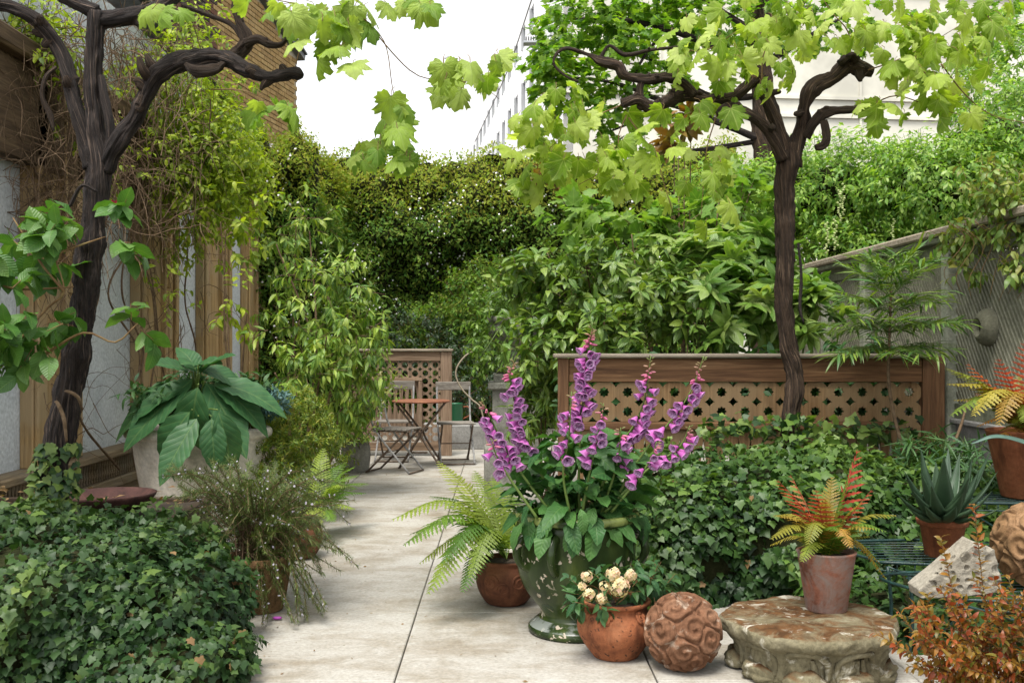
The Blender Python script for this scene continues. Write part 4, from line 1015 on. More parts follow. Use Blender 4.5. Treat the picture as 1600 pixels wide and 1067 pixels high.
L_fig = leafmat('pale_green_leaf', [(.09,.20,.03), (.14,.26,.04), (.20,.31,.05)], .42, .45, 'palm', (.25,.36,.09))
L_mag = leafmat('bronze_leaf', [(.16,.07,.015), (.21,.11,.02), (.12,.10,.02)], .3, .4)
L_maple = leafmat('tree_leaf', [(.075,.185,.018), (.12,.24,.024), (.18,.31,.03), (.25,.37,.045)], .5, .45)
L_bank = leafmat('jasmine_green_leaf', [(.085,.20,.03), (.15,.28,.04), (.24,.37,.065), (.33,.45,.11)], .42, .45)
L_hedge = leafmat('jasmine_leaf', [(.045,.115,.02), (.08,.165,.026), (.125,.215,.03), (.16,.19,.032), (.11,.22,.032)], .35, .65, None, None, .15)
L_hedge2 = leafmat('hedge_top_leaf', [(.16,.26,.03), (.24,.30,.035), (.28,.26,.045), (.22,.33,.04)], .4, .65, None, None, .15)  # paler, warmer leaves for the upper part of the hedges
L_dark = leafmat('dark_shrub_leaf', [(.012,.032,.012), (.022,.05,.016), (.035,.065,.02)], .15, .5)
L_trail = leafmat('trailing_leaf', [(.06,.14,.015), (.10,.19,.02), (.16,.25,.03)], .35, .45)
L_honey = leafmat('honeysuckle_leaf', [(.09,.17,.025), (.14,.23,.04), (.22,.28,.06), (.24,.22,.05)], .35, .45)
L_whitef = plain('white_petal', (.78, .76, .76), .6)
L_dummy = None
M_dead = leafmat('dry_leaf', [(.18,.11,.045), (.24,.15,.06), (.14,.075,.03)], .2, .7)

# ------------------------------------------------------------------ foliage placement
def rdir(n): return unit(rng.normal(0, 1, (n, 3)))
def twigs(c, rad, nt, per, tl, shell=.45, up=.25, droop=.3, gap=.0, freq=2.2, cone=None, spread=.8, seed=0, jit=.3):
    """twig bases through an ellipsoid's outer shell, leaves set along each; returns pos, dir, nrm, twig lines"""
    c = np.asarray(c, float); rad = np.asarray(rad, float)
    u_ = rdir(nt * 3)
    if cone is not None: u_ = u_[(u_ * unit(cone)).sum(-1) > -.35]
    if gap: u_ = u_[vnoise(u_ * freq + seed * 5.1 + 11) > gap]
    u_ = u_[:nt]; n = len(u_)
    rr = (1 - shell * rng.random(n) ** 1.3) * (1 + jit * (fbm(u_ * 2.3 + seed + 3) - .5) * 2)
    base = c + u_ * rad * rr[:, None]
    out = unit(u_ / rad)
    t = unit(out + rng.normal(0, .5, (n, 3)) + A(0, 0, up))
    s_ = np.tile(np.linspace(.15, 1, per), n); ang = np.tile(np.arange(per) * 2.4, n) + np.repeat(rng.random(n) * 6, per)
    T = np.repeat(t, per, 0); B = np.repeat(base, per, 0); O = np.repeat(out, per, 0)
    L_ = tl * np.repeat(rng.uniform(.6, 1.25, n), per)
    e1 = unit(np.cross(T, A(.1, .2, 1))); e2 = np.cross(T, e1)
    pos = B + T * (s_ * L_)[:, None] + A(0, 0, -1) * (droop * .25 * (s_ * L_))[:, None]
    d = T * .55 + spread * (e1 * np.cos(ang)[:, None] + e2 * np.sin(ang)[:, None]) + A(0, 0, -droop) + rng.normal(0, .15, (len(pos), 3))
    nr = O * .45 + A(0, 0, 1.0) + rng.normal(0, .35, (len(pos), 3))
    lines = [(base[k], base[k] + t[k] * tl) for k in range(n)]
    return pos, d, nr, lines
def cat(*rs):
    return (np.vstack([r[0] for r in rs]), np.vstack([r[1] for r in rs]), np.vstack([r[2] for r in rs]), sum([r[3] for r in rs], []))
def twig_mesh(parent, lines, r, mat, name='twigs', every=1):
    g = G()
    for a, b in lines[::every]: g.tube([a, b], [r, r * .5], 4, 9, cap=False)
    if g.n: build(name, g, mat, parent, kind='stuff')
def branch(parent, pts, r0, r1, mat, name='branch', seg=8, ridge=0.0, step=.04):
    g = G(); g.tube(pts, np.linspace(r0, r1, len(pts)), seg, step, rough=ridge, ridge=ridge, seed=random.random()*9); return build(name, g, mat, parent)
def _sheet_off(base, b, thick):
    lump = fbm(base * 1.3 + 4, 3); fine = fbm(base * 5 + 8, 2)
    return thick * ((lump - .40) * 1.9 + (fine - .5) * .5) - .45 * np.clip((b - .78) / .22, 0, 1) ** 2
def sheet(p0, ex, ez, n, thick, leaf, nrm, bias=.25):
    """leaves over a lumpy face: p0 + a*ex + b*ez pushed along nrm"""
    a = rng.random(n); b = rng.random(n); p0 = np.asarray(p0, float); ex = np.asarray(ex, float); ez = np.asarray(ez, float); nrm = unit(nrm)
    wob = 1 + .10 * (vnoise(np.stack([a * 7 + 2, a * 0, a * 0 + p0[1]], -1)) - .5) * 2
    base = p0 + a[:, None] * ex + (b * wob)[:, None] * ez
    pos = base + nrm * (_sheet_off(base, b, thick) + rng.uniform(-.03, .02 + bias * .6, n))[:, None] + rng.normal(0, leaf * .4, (n, 3))
    d = nrm * .5 + rng.normal(0, .7, (n, 3)) + A(0, 0, -.35)
    nr = nrm * .6 + A(0, 0, .9) + rng.normal(0, .45, (n, 3))
    return pos, d, nr, []
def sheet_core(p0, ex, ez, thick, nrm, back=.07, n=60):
    """solid core of a hedge, coloured as its inner shade: the same lumpy face a little behind its leaves"""
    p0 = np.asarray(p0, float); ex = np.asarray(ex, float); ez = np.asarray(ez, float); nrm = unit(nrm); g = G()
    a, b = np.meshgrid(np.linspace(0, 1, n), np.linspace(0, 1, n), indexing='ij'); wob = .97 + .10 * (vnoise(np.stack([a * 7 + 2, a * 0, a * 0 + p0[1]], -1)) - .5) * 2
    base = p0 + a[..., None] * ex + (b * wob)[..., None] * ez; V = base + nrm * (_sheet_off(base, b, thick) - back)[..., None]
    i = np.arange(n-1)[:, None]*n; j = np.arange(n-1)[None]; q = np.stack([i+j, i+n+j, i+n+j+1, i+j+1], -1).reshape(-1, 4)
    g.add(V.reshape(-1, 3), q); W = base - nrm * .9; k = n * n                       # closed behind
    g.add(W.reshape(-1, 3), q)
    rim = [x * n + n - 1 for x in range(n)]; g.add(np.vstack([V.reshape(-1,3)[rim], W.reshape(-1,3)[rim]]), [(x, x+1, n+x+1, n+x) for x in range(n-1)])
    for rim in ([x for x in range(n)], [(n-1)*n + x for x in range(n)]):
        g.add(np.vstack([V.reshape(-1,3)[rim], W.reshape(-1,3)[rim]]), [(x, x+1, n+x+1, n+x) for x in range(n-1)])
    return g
def superell(c, rad, u_, e):
    r = 1 / (np.abs(u_) ** e).sum(-1) ** (1 / e); nr = unit(np.sign(u_) * np.abs(u_) ** (e - 1) / rad)
    return c + u_ * rad * r[..., None], nr
TONE = []                                                   # paler outer new growth; top light and hollow shade also put into ivy colour
def mound(c, rad, n, e=3.0, lump=.12, gap=.33):
    """ivy over a rounded mound; leaves hang and face out, with clumps and hollows"""
    c = np.asarray(c, float); rad = np.asarray(rad, float); u_ = rdir(n * 3); u_ = u_[(u_[:, 1] < .55) & (u_[:, 2] > -.75)]
    p, nr = superell(c, rad, u_, e); k = (p[:, 2] > .0); p, nr = p[k], nr[k]
    g_ = fbm(p * 5.0 + 31, 2); k = g_ > gap; p, nr = p[k][:n], nr[k][:n]; m = len(p)
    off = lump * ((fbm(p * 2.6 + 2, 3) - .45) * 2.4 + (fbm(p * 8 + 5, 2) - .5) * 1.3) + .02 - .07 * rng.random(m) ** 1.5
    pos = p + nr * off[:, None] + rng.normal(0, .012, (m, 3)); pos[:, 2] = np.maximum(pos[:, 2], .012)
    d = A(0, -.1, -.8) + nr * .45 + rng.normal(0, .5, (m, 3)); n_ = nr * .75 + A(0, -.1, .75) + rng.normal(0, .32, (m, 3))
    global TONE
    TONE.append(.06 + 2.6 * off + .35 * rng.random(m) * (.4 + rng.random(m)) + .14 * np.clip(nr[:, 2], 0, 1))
    return pos, d, n_, []
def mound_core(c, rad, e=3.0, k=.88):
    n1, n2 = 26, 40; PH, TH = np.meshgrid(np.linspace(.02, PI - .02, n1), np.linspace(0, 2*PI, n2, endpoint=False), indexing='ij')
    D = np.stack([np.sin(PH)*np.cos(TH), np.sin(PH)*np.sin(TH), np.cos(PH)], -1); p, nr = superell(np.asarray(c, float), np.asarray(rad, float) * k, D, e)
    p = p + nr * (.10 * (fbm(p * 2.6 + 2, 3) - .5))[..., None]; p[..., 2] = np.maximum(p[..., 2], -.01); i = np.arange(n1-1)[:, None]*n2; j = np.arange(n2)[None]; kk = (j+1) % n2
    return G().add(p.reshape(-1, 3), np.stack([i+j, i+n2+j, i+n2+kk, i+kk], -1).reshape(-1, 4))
def rnds(n, a, b, p=1.0): return a + (b - a) * rng.random(n) ** p

def frond(parent, pts, L, mat, npn=26, wmax=.2, sag=.15, name='frond', stemmat=None, toothed=True, bare=.12, slim=1.0):
    """one fern frond along a path: rachis and toothed leaflets"""
    c = crom(np.asarray(pts, float), .01); s_ = np.concatenate([[0], np.cumsum(np.linalg.norm(np.diff(c, axis=0), axis=1))]); tot = s_[-1]
    def at(t): return np.array([np.interp(t * tot, s_, c[:, k]) for k in range(3)])
    g = G(); g.tube([at(t) for t in np.linspace(0, 1, 9)], np.linspace(.0028, .0008, 9), 5, .03, cap=False)
    rd = random.random()
    for k in range(npn):
        t = bare + (1 - bare) * (k + .5) / npn; p = at(t); tg = unit(at(min(1, t + .02)) - at(t - .02))
        side = unit(np.cross(tg, A(0, 0, 1)) + 1e-6); upv = unit(np.cross(side, tg))
        tt = (t - bare) / (1 - bare); ln = wmax * L * (min(1, (tt + .10) / .30) ** .7) * (1 - tt) ** .62 + .006
        wd = slim * min(ln * .24, (1 - bare) * tot / npn * (.58 if toothed else .34))
        for s2 in (-1, 1):
            ax = unit(side * s2 + tg * (.35 + .35 * tt) - upv * (sag + .15 * random.random()) + rng.normal(0, .05, 3)); cr = unit(np.cross(upv, ax)); nv = np.cross(ax, cr)
            m = 8 if toothed else 3; V = []; F = []
            for q in range(m + 1):
                e = q / m; w_ = wd * (1 - e) ** .6 * (1.0 if q % 2 == 0 else .45) if toothed else wd * math.sin(PI * min(1, e + .12)) ** .7
                if q == m: w_ = 0
                cpt = p + ax * ln * e - upv * (sag * ln * .6 * e * e)
                V += [cpt - cr * w_ + nv * w_ * .25, cpt, cpt + cr * w_ + nv * w_ * .25]
                if q:
                    b_ = 3 * (q - 1); F += [(b_, b_+1, b_+4), (b_, b_+4, b_+3), (b_+1, b_+2, b_+5), (b_+1, b_+5, b_+4)]
            g.add(V, None, F, None, rd)
    return build(name, g, mat, parent)
def fern(parent, c, tips, mats, **kw):
    c = np.asarray(c, float)
    for k, (tp, lift) in enumerate(tips):
        tp = np.asarray(tp, float); L = np.linalg.norm(tp - c); m = (c + tp) / 2 + A(0, 0, lift * L)
        q = c * .7 + tp * .3 + A(0, 0, lift * L * .85)
        frond(parent, [c, q, m * .55 + (c * .3 + tp * .7 + A(0, 0, lift * L * .75)) * .45, tp], L, mats[k % len(mats)], **kw)

# ================================================================== far to near
# ------------------------------------------------------------------ jasmine hedges
hb = thing('jasmine_hedge', 'tall dark green jasmine hedge with small white flowers, across the back of the garden', 'hedge', (.2, 16.4, 0))
F_ = ((-3.4, 16.35, 0), (7.2, 0, 0), (0, .25, 4.45), (0, -1, .12))
build('shade_core', sheet_core(F_[0], F_[1], F_[2], .9, F_[3], .05), M_core, hb)
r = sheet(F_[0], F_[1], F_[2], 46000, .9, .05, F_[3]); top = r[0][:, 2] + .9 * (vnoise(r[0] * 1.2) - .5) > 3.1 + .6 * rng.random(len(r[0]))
def blossom(t, r, n):
    k = (vnoise(r[0] * 2.2 + 9) > .56) & (r[0][:, 2] > 1.2) & (rng.random(len(r[0])) < .06); q = [x[k][:n] for x in r[:3]]
    leafset(t, T_PETAL, q[0] + A(0, -.06, 0), q[1], A(0, -1, .3) + q[2] * .3, rnds(len(q[0]), .025, .05), L_whitef, 0, mass='blossom')
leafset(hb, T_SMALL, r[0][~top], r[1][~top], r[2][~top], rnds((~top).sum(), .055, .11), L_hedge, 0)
leafset(hb, T_SMALL, r[0][top], r[1][top], r[2][top], rnds(top.sum(), .05, .10), L_hedge2, 0, mass='top_foliage'); blossom(hb, r, 700)
hl = thing('jasmine_hedge', 'jasmine hedge with white flowers swelling over the far end of the left wall', 'hedge', (-2.9, 13.5, 0))
F1 = ((-2.72, 13.9, 0), (.42, 2.9, 0), (-.25, 0, 4.2), (1, -.25, .12)); F2 = ((-3.55, 13.55, 0), (1.05, 0, 0), (0, .25, 4.25), (.15, -1, .12))
build('shade_core', sheet_core(F1[0], F1[1], F1[2], .7, F1[3], .05), M_core, hl); build('shade_core', sheet_core(F2[0], F2[1], F2[2], .5, F2[3], .05), M_core, hl)
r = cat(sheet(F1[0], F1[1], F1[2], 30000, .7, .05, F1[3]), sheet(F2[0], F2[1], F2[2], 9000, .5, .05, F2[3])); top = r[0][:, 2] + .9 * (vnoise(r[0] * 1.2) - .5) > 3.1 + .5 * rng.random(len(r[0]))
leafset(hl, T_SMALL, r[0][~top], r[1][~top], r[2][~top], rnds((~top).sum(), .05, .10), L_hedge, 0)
leafset(hl, T_SMALL, r[0][top], r[1][top], r[2][top], rnds(top.sum(), .05, .09), L_hedge2, 0, mass='top_foliage'); blossom(hl, r, 600)

def shrub(name, label, ctype, base, blobs, tm, size, mat, parts=0, stems=5, stem_r=.012, twigmat=M_twig, tw=.0025, group=None, leafname='leaf', every=1, wood=True, cell=8, **kw):
    """blobs: (centre, radii, twigs, leaves per twig, twig length)"""
    t = thing(name, label, ctype, base, group); rs = []
    for k, (c, rad, nt, per, tl) in enumerate(blobs): rs.append(twigs(c, rad, nt, per, tl, seed=k + len(label), **kw))
    r = cat(*rs)
    leafset(t, tm, *r[:3], rnds(len(r[0]), *size), mat, parts, leafname, cell=cell)
    if wood:
        for k in range(stems):
            c, rad = blobs[k % len(blobs)][:2]; e = np.asarray(c) + rng.normal(0, .45, 3) * np.asarray(rad); b = np.asarray(base) + rng.normal(0, .04, 3) * A(1, 1, 0)
            m = b * .45 + e * .55 + rng.normal(0, .06, 3) * np.linalg.norm(e - b)
            branch(t, [b, m, e], stem_r, stem_r * .35, twigmat, 'stem', 7, .15)
        twig_mesh(t, r[3], tw, twigmat, every=every)
    return t
B = lambda x, y, Y, rx, ry, rY, nt, per, tl: (P(x, y, Y), A(rx * Y / FPX, rY, ry * Y / FPX), nt, per, tl)
shrub('dark_shrub', 'rounded dusky green shrub before the back hedge, above the carved panel', 'shrub', (P(770,700,15)[0], 15, 0), [B(770,470,15,75,60,.6,500,8,.22), B(690,520,15,60,45,.5,300,8,.2), B(780,560,15,80,60,.6,300,8,.2)], T_SMALL, (.06,.10), L_hedge, every=2)
shrub('conifer_shrub', 'very dark fine leaved shrub at the foot of the back hedge', 'shrub', (P(650,700,14.5)[0], 14.5, 0), [B(650,540,14.5,75,45,.4,500,10,.16), B(740,590,14,50,50,.4,300,10,.16)], T_SMALL, (.04,.07), L_dark, every=2)
# white wistful tree behind: broad tree with lobed leaves
tr = thing('tree', 'broad green tree with lobed leaves before the cream building', 'tree', (P(1195,700,13)[0], 13, 0))
branch(tr, [P(1200,720,13), P(1196,400,13), P(1192,200,13), P(1190,60,13), P(1192,-120,13)], .17, .10, M_bark2, 'trunk', 20, .2, .1)
for pts, r0 in (([P(1192,110,13), P(1120,75,12.8), P(1040,45,12.6), P(960,30,12.4), P(900,30,12.2)], .06), ([P(1192,220,13), P(1120,190,12.7), P(1040,160,12.4), P(960,130,12.2), P(880,120,12)], .05), ([P(1190,60,13), P(1130,20,13), P(1050,-30,13)], .06),
    ([P(1192,150,13), P(1110,150,13.2), P(1020,95,13), P(950,80,12.8)], .045), ([P(1194,100,13), P(1260,60,13), P(1330,20,13)], .05), ([P(1040,160,12.4), P(990,190,12.3), P(930,215,12.2)], .025), ([P(1040,45,12.6), P(1000,100,12.5), P(985,150,12.4)], .025), ([P(1192,220,13), P(1080,235,12.8), P(1010,225,12.6)], .035)):
    branch(tr, pts, r0, r0 * .25, M_bark, 'limb', 8, .15, .1)
bl_ = [B(955,60,12.5,115,75,.8,330,7,.2), B(865,90,12.2,50,60,.6,150,7,.18), B(1060,25,12.8,110,50,.9,260,7,.2), B(930,160,12.2,80,50,.6,150,7,.18), B(1030,150,12.5,70,45,.6,90,7,.18), B(1160,40,13.2,90,60,.9,160,7,.2), B(860,120,12,35,30,.5,60,7,.16), B(990,235,12.4,60,22,.5,60,7,.16), B(1300,20,13.5,110,50,.9,160,7,.2), B(1560,40,13,60,60,.8,120,7,.2), B(940,0,12.5,120,40,.8,150,7,.2)]
rs = [twigs(b_[0], b_[1], int(b_[2] * .48), b_[3], b_[4], seed=k, gap=.42, shell=.9, droop=.35) for k, b_ in enumerate(bl_)]
r = cat(*rs); leafset(tr, T_MAPLE, *r[:3], rnds(len(r[0]), .065, .11), L_maple, 300, cell=7); twig_mesh(tr, r[3], .004, M_bark, every=2)
# green bank beyond the fence
bk = thing('jasmine_bank', 'bright green mass of climbing leaves spilling above the trellis fence', 'shrub', (4.2, 10.5, 0))
bl_ = [B(1330,300,10.2,140,75,.7,1100,9,.2), B(1480,290,9.6,130,70,.8,1100,9,.2), B(1200,330,10.6,90,70,.6,450,9,.2), B(1570,230,9.6,70,90,.7,600,9,.2), B(1400,390,9.8,150,40,.5,500,9,.18), B(1570,120,10.5,60,70,.8,350,9,.2), B(1130,300,11,60,50,.6,250,9,.18), B(1280,385,10.6,80,40,.5,250,9,.18)]
rs = [twigs(*b_, seed=k + 40, shell=.5, droop=.55, gap=.2) for k, b_ in enumerate(bl_)]
r = cat(*rs); leafset(bk, T_SMALL, *r[:3], rnds(len(r[0]), .05, .085), L_bank, 0); twig_mesh(bk, r[3], .003, M_gstem, every=3)
g = G()
for b_ in bl_[:5]: g.tube([b_[0] - A(b_[1][0] * .6, -.35, .1), b_[0] + A(0, .35, .05), b_[0] + A(b_[1][0] * .6, .35, -.1)], b_[1][2] * .55, 10, .2, rough=.4, seed=3)
build('shade_core', g, M_core, bk)
g = G()
for x, y in ((1312,300), (1318,290), (1292,350), (1305,345), (1395,345)):
    p = P(x, y, 9.3)
    for k in range(16): g.lathe([(.0005,0), (.011,.006), (.012,.014), (.0005,.02)], 6, p + A(rng.normal(0,.012), rng.normal(0,.012), -.018*k))
build('catkin_racemes', g, plain('pale_raceme', (.38,.44,.18), .6), bk, kind='stuff')
# ================================================================== shrubs behind the right screen
shrub('fatsia', 'fatsia with big pale palmate leaves behind the right end of the carved screen', 'shrub', (P(1180,700,7.6)[0], 7.6, 0), [B(1150,490,7.5,95,60,.35,20,4,.16), B(1110,410,8.0,100,55,.4,22,4,.16), B(1215,440,7.8,60,80,.4,17,4,.16), B(1255,500,7.5,50,50,.3,10,4,.14)], T_FATSIA, (.14,.24), L_fats, 300, 8, .014, M_gstem, .004, droop=.25, shell=.9, up=.5, cell=6)
shrub('rhododendron', 'bushy shrub with oval glossy leaves behind the carved screen, left of the fatsia', 'shrub', (P(985,720,7.7)[0], 7.7, .3), [B(960,450,7.7,110,80,.45,100,8,.10), B(870,460,7.9,80,65,.4,76,8,.10), B(1050,480,7.6,70,60,.4,56,8,.10), B(830,430,8.1,50,30,.3,45,8,.09), B(870,540,7.6,70,45,.3,70,8,.10), B(950,520,7.3,60,35,.25,50,8,.09)], T_MID, (.085,.135), L_rhod, 300, 10, .014, M_twig, .003, droop=.2, shell=.8, spread=1.1, gap=.25)
shrub('bay_shrub', 'narrow leaved olive green bush beside the stone urn', 'shrub', (P(850,720,8.2)[0], 8.2, 0), [B(850,570,8.2,45,60,.3,80,9,.12), B(845,650,8.0,35,55,.25,55,9,.12)], T_LANCE, (.09,.14), L_rhod, 200, 6, .010, droop=.4, shell=.9)
shrub('fig_shrub', 'tall pale green lobed leaf shrub under the hanging vine leaves', 'shrub', (P(1060,720,8.6)[0], 8.6, 0), [B(930,350,8.6,75,50,.4,34,4,.15), B(1020,370,8.4,90,55,.4,38,4,.15), B(1120,350,8.6,60,70,.4,28,4,.15), B(1170,300,8.8,50,60,.4,24,4,.14)], T_MAPLE, (.10,.17), L_fig, 250, 8, .014, M_twig, .004, droop=.35, shell=.95, up=.4, cell=6)
shrub('bronze_magnolia', 'upright stems topped by rosettes of bronze brown leaves', 'shrub', (P(1075,720,8.9)[0], 8.9, 0), [(P(1050,220,8.9), A(.10,.08,.07), 5, 8, .06), (P(1078,185,8.9), A(.09,.08,.10), 5, 8, .06), (P(862,285,9.2), A(.10,.08,.08), 5, 8, .06), (P(888,320,9.2), A(.08,.08,.08), 4, 8, .06)], T_MID, (.14,.19), L_mag, 120, 8, .010, droop=-.1, up=.8, shell=1)
shrub('trailing_plant', 'pale green plant trailing from the stone urn', 'plant', P(800,490,9.5), [B(770,490,9.5,45,45,.25,90,7,.10), B(760,550,9.4,30,50,.2,60,7,.10), B(805,470,9.5,40,25,.25,45,7,.10)], T_SMALL, (.045,.075), L_trail, 0, 6, .005, M_gstem, droop=.8, shell=.9)
shrub('laurel', 'dark green low leaves seen through the holes of the right carved screen', 'shrub', (P(1150,760,7.4)[0], 7.4, 0), [B(1000,620,7.3,120,60,.2,150,8,.12), B(1180,620,7.3,120,60,.2,150,8,.12), B(1340,610,7.2,100,60,.2,130,8,.12)], T_MID, (.08,.13), L_hyd, 0, 5, .010, droop=.3, shell=.9)
# honeysuckle over the fence top at right
hz = thing('honeysuckle', 'honeysuckle with yellowish leaves trailing over the right end of the trellis fence', 'climber', (FX, 5.9, 2.0))
rs = [twigs(*B(1565,300,5.9,60,45,.18,75,6,.12), seed=3, droop=.7, shell=.9), twigs(*B(1500,370,6.2,45,22,.12,36,6,.10), seed=4, droop=.8, shell=.9), twigs(*B(1592,410,5.75,16,45,.06,22,6,.10), seed=5, droop=.9, shell=.9), twigs(*B(1590,330,5.75,40,40,.15,40,6,.10), seed=6, droop=.7, shell=.9), twigs(*B(1508,420,6.2,16,30,.05,12,5,.1), seed=7, droop=.9, shell=.9)]
r = cat(*rs); leafset(hz, T_MID, *r[:3], rnds(len(r[0]), .045, .075), L_honey, 300); twig_mesh(hz, r[3], .002, M_twigr)
for k in range(9):
    a = P(1480 + 14 * k, 345 + 6 * (k % 3), 6.1 - .04 * k); branch(hz, [a, a + A(.08,-.06,-.12), a + A(-.04 + .02*k,-.05,-.30), a + A(.03,-.02,-.42)], .003, .0015, M_twigr, 'runner', 5)

# ================================================================== left wall climbers and shrubs
tg = thing('tangled_climber', 'tangle of bare brown stems and small lime leaves hanging on the left wall', 'climber', (-3.1, 9, 0))
def tangle(n, x0, x1, y0, y1, Ya, Yb, L, r):
    g = G()
    for k in range(n):
        Y = rng.uniform(Ya, Yb); p = P(rng.uniform(x0, x1), rng.uniform(y0, y1), Y); pts = [p]; d = unit(rng.normal(0, 1, 3) * A(.35, 1, 1) + A(0, 0, -.25))
        for j in range(6):
            d = unit(d + rng.normal(0, .45, 3) * A(.4, 1, 1) + A(0, 0, -.10)); p = p + d * L; p[0] = max(p[0], WX + .12); pts.append(p)
        g.tube(pts, np.linspace(r * rng.uniform(.6, 1.4), r * .4, len(pts)), 4, L * .5, cap=False)
    return g
build('dry_stems', tangle(420, 160, 330, 60, 360, 8.2, 9.6, .12, .0038), M_twig, tg, kind='stuff')
build('dry_stems', tangle(520, -20, 200, 20, 360, 6.8, 7.5, .12, .0036), M_twig, tg, kind='stuff')
build('dry_stems', tangle(60, 150, 330, 350, 620, 8.8, 9.6, .12, .0032), M_twig, tg, kind='stuff')
build('dry_stems', tangle(45, 0, 150, 380, 700, 7.2, 7.6, .12, .0028), M_twig, tg, kind='stuff')
for k in range(6):
    x = rng.uniform(150, 320); Y = 3.1 * FPX / (785 - x) * .97; pts = [A(-3.12 + .04*rng.random(), Y + rng.normal(0,.15), z) for z in np.linspace(.3, 3.6, 8)]
    branch(tg, [p + A(rng.normal(0,.03), rng.normal(0,.12), 0) for p in pts], .010, .005, M_twig, 'main_stem', 6, .2)
rs = [twigs(*b_, seed=60 + k, shell=.95, droop=.35, gap=.2) for k, b_ in enumerate([B(310,250,9.0,80,110,.3,800,6,.13), B(370,280,9.8,45,75,.3,360,6,.13), B(250,130,9.0,90,70,.4,200,6,.13), B(330,170,9.8,70,70,.4,280,6,.13), B(300,370,9.4,70,40,.4,60,6,.13), B(80,120,7.4,110,90,.2,110,6,.12), B(150,250,8.0,80,70,.3,60,6,.12), B(380,230,10.8,40,40,.3,120,6,.13), B(40,60,7.0,90,60,.2,150,6,.12), B(250,460,8.8,60,70,.2,14,5,.12), B(300,60,9.6,90,50,.3,90,6,.13)])]
r = cat(*rs); leafset(tg, T_MID, *r[:3], rnds(len(r[0]), .045, .085), L_tangle, 300, cell=7); twig_mesh(tg, r[3], .0022, M_twig, every=2)
shrub('camellia', 'young evergreen tree with drooping pointed leaves at the end of the left wall', 'tree', (P(470,760,9.0)[0], 9.0, 0), [B(430,390,9.2,40,50,.3,20,9,.16), B(480,340,9.6,38,32,.3,20,9,.15), B(520,440,9.0,66,42,.35,46,9,.16), B(460,500,8.8,52,42,.35,30,9,.16), B(545,520,8.8,68,48,.35,66,9,.16), B(480,580,8.5,70,48,.35,54,9,.16), B(565,580,8.9,42,45,.3,34,9,.15), B(540,640,9.0,40,40,.3,26,9,.14)], T_LANCE + [ovate(.34, 4, .3, .5, .42, .1)], (.08,.125), L_cam, 300, 9, .016, M_twig, .003, droop=.75, shell=.95, up=.15)
shrub('bare_shoot', 'slim grey green sapling rising before the left wall', 'sapling', (P(365,700,8.6)[0], 8.6, .3), [B(375,340,8.9,40,60,.2,26,7,.14), B(365,470,8.7,30,60,.2,12,6,.14)], T_MID, (.07,.11), L_tangle, 200, 3, .012, M_twig, droop=.4, shell=.95)
shrub('red_tinged_shrub', 'loose shrub with reddish green leaves growing in the grey pot', 'shrub', (P(556,700,10.5)[0], 10.5, .27), [B(560,650,10.4,45,50,.25,70,7,.11), B(525,690,10.2,40,40,.2,50,7,.1), B(585,610,10.4,35,40,.2,45,7,.11)], T_SMALL, (.05,.08), L_honey, 0, 6, .006, droop=.35, shell=.95)
shrub('spurge', 'dense mound of yellow green spurge left of the path', 'plant', (P(450,760,7.6)[0], 7.6, 0), [B(455,680,7.6,65,65,.35,520,12,.07), B(420,730,7.3,50,50,.3,260,12,.07), B(495,730,7.8,45,50,.25,240,12,.07), B(410,640,7.8,35,25,.2,120,12,.06)], T_LANCE[:1], (.025,.045), L_eup, 0, 5, .005, M_gstem, droop=.05, up=.7, every=4)
shrub('blue_succulent', 'blue grey feathery leaves beside the cream planter', 'plant', P(410,655,7.3), [B(418,628,7.25,32,18,.12,90,12,.05)], T_LANCE[:1], (.03,.05), L_blue, 0, 2, .003, M_gstem, droop=0, up=.8, every=4)
# left fern by the path
fr = thing('fern', 'light green fern spilling onto the left edge of the path', 'fern', (P(480,800,7.1)[0], 7.1, 0))
c = P(492, 800, 7.0); c[2] = .1
fern(fr, c, [(P(572,770,7.0), .22), (P(560,742,7.2), .25), (P(555,795,6.8), .2), (P(540,722,7.3), .25), (P(520,815,6.6), .2), (P(505,700,7.2), .2), (P(575,755,7.4), .2), (P(450,745,6.9), .25), (P(545,760,6.8), .28), (P(530,780,7.3), .3), (P(555,728,7.0), .22), (P(490,830,6.5), .25)], [L_fernG, L_fernG, L_fernY], npn=24, wmax=.30)
# big leaved plant in the cream planter
bp_ = thing('big_leaved_plant', 'plant with huge dark green veined leaves in the cream planter', 'plant', (bc[0], 7.15, .66))
T_HUGE = [ovate(.52, 14, .18, d_, .40, .05, 1.0, .035, s) for s, d_ in enumerate((.20, .45, .70))]
cc_ = P(295, 640, 7.05)
spec = [((305,590),(190,680),.1,0), ((300,600),(160,640),-.1,0), ((310,600),(280,735),0,1), ((320,595),(385,690),.15,0), ((330,600),(435,605),.2,0), ((310,580),(380,575),.2,0), ((300,580),(250,560),.2,0), ((305,575),(330,552),.3,0), ((300,640),(205,745),-.1,1), ((310,650),(250,740),0,1), ((330,650),(335,725),.1,1), ((340,640),(375,740),.1,1), ((310,570),(290,560),.3,0), ((300,600),(225,620),.1,0), ((308,585),(292,538),.3,0), ((312,585),(352,545),.3,0), ((330,600),(420,640),.3,0)]
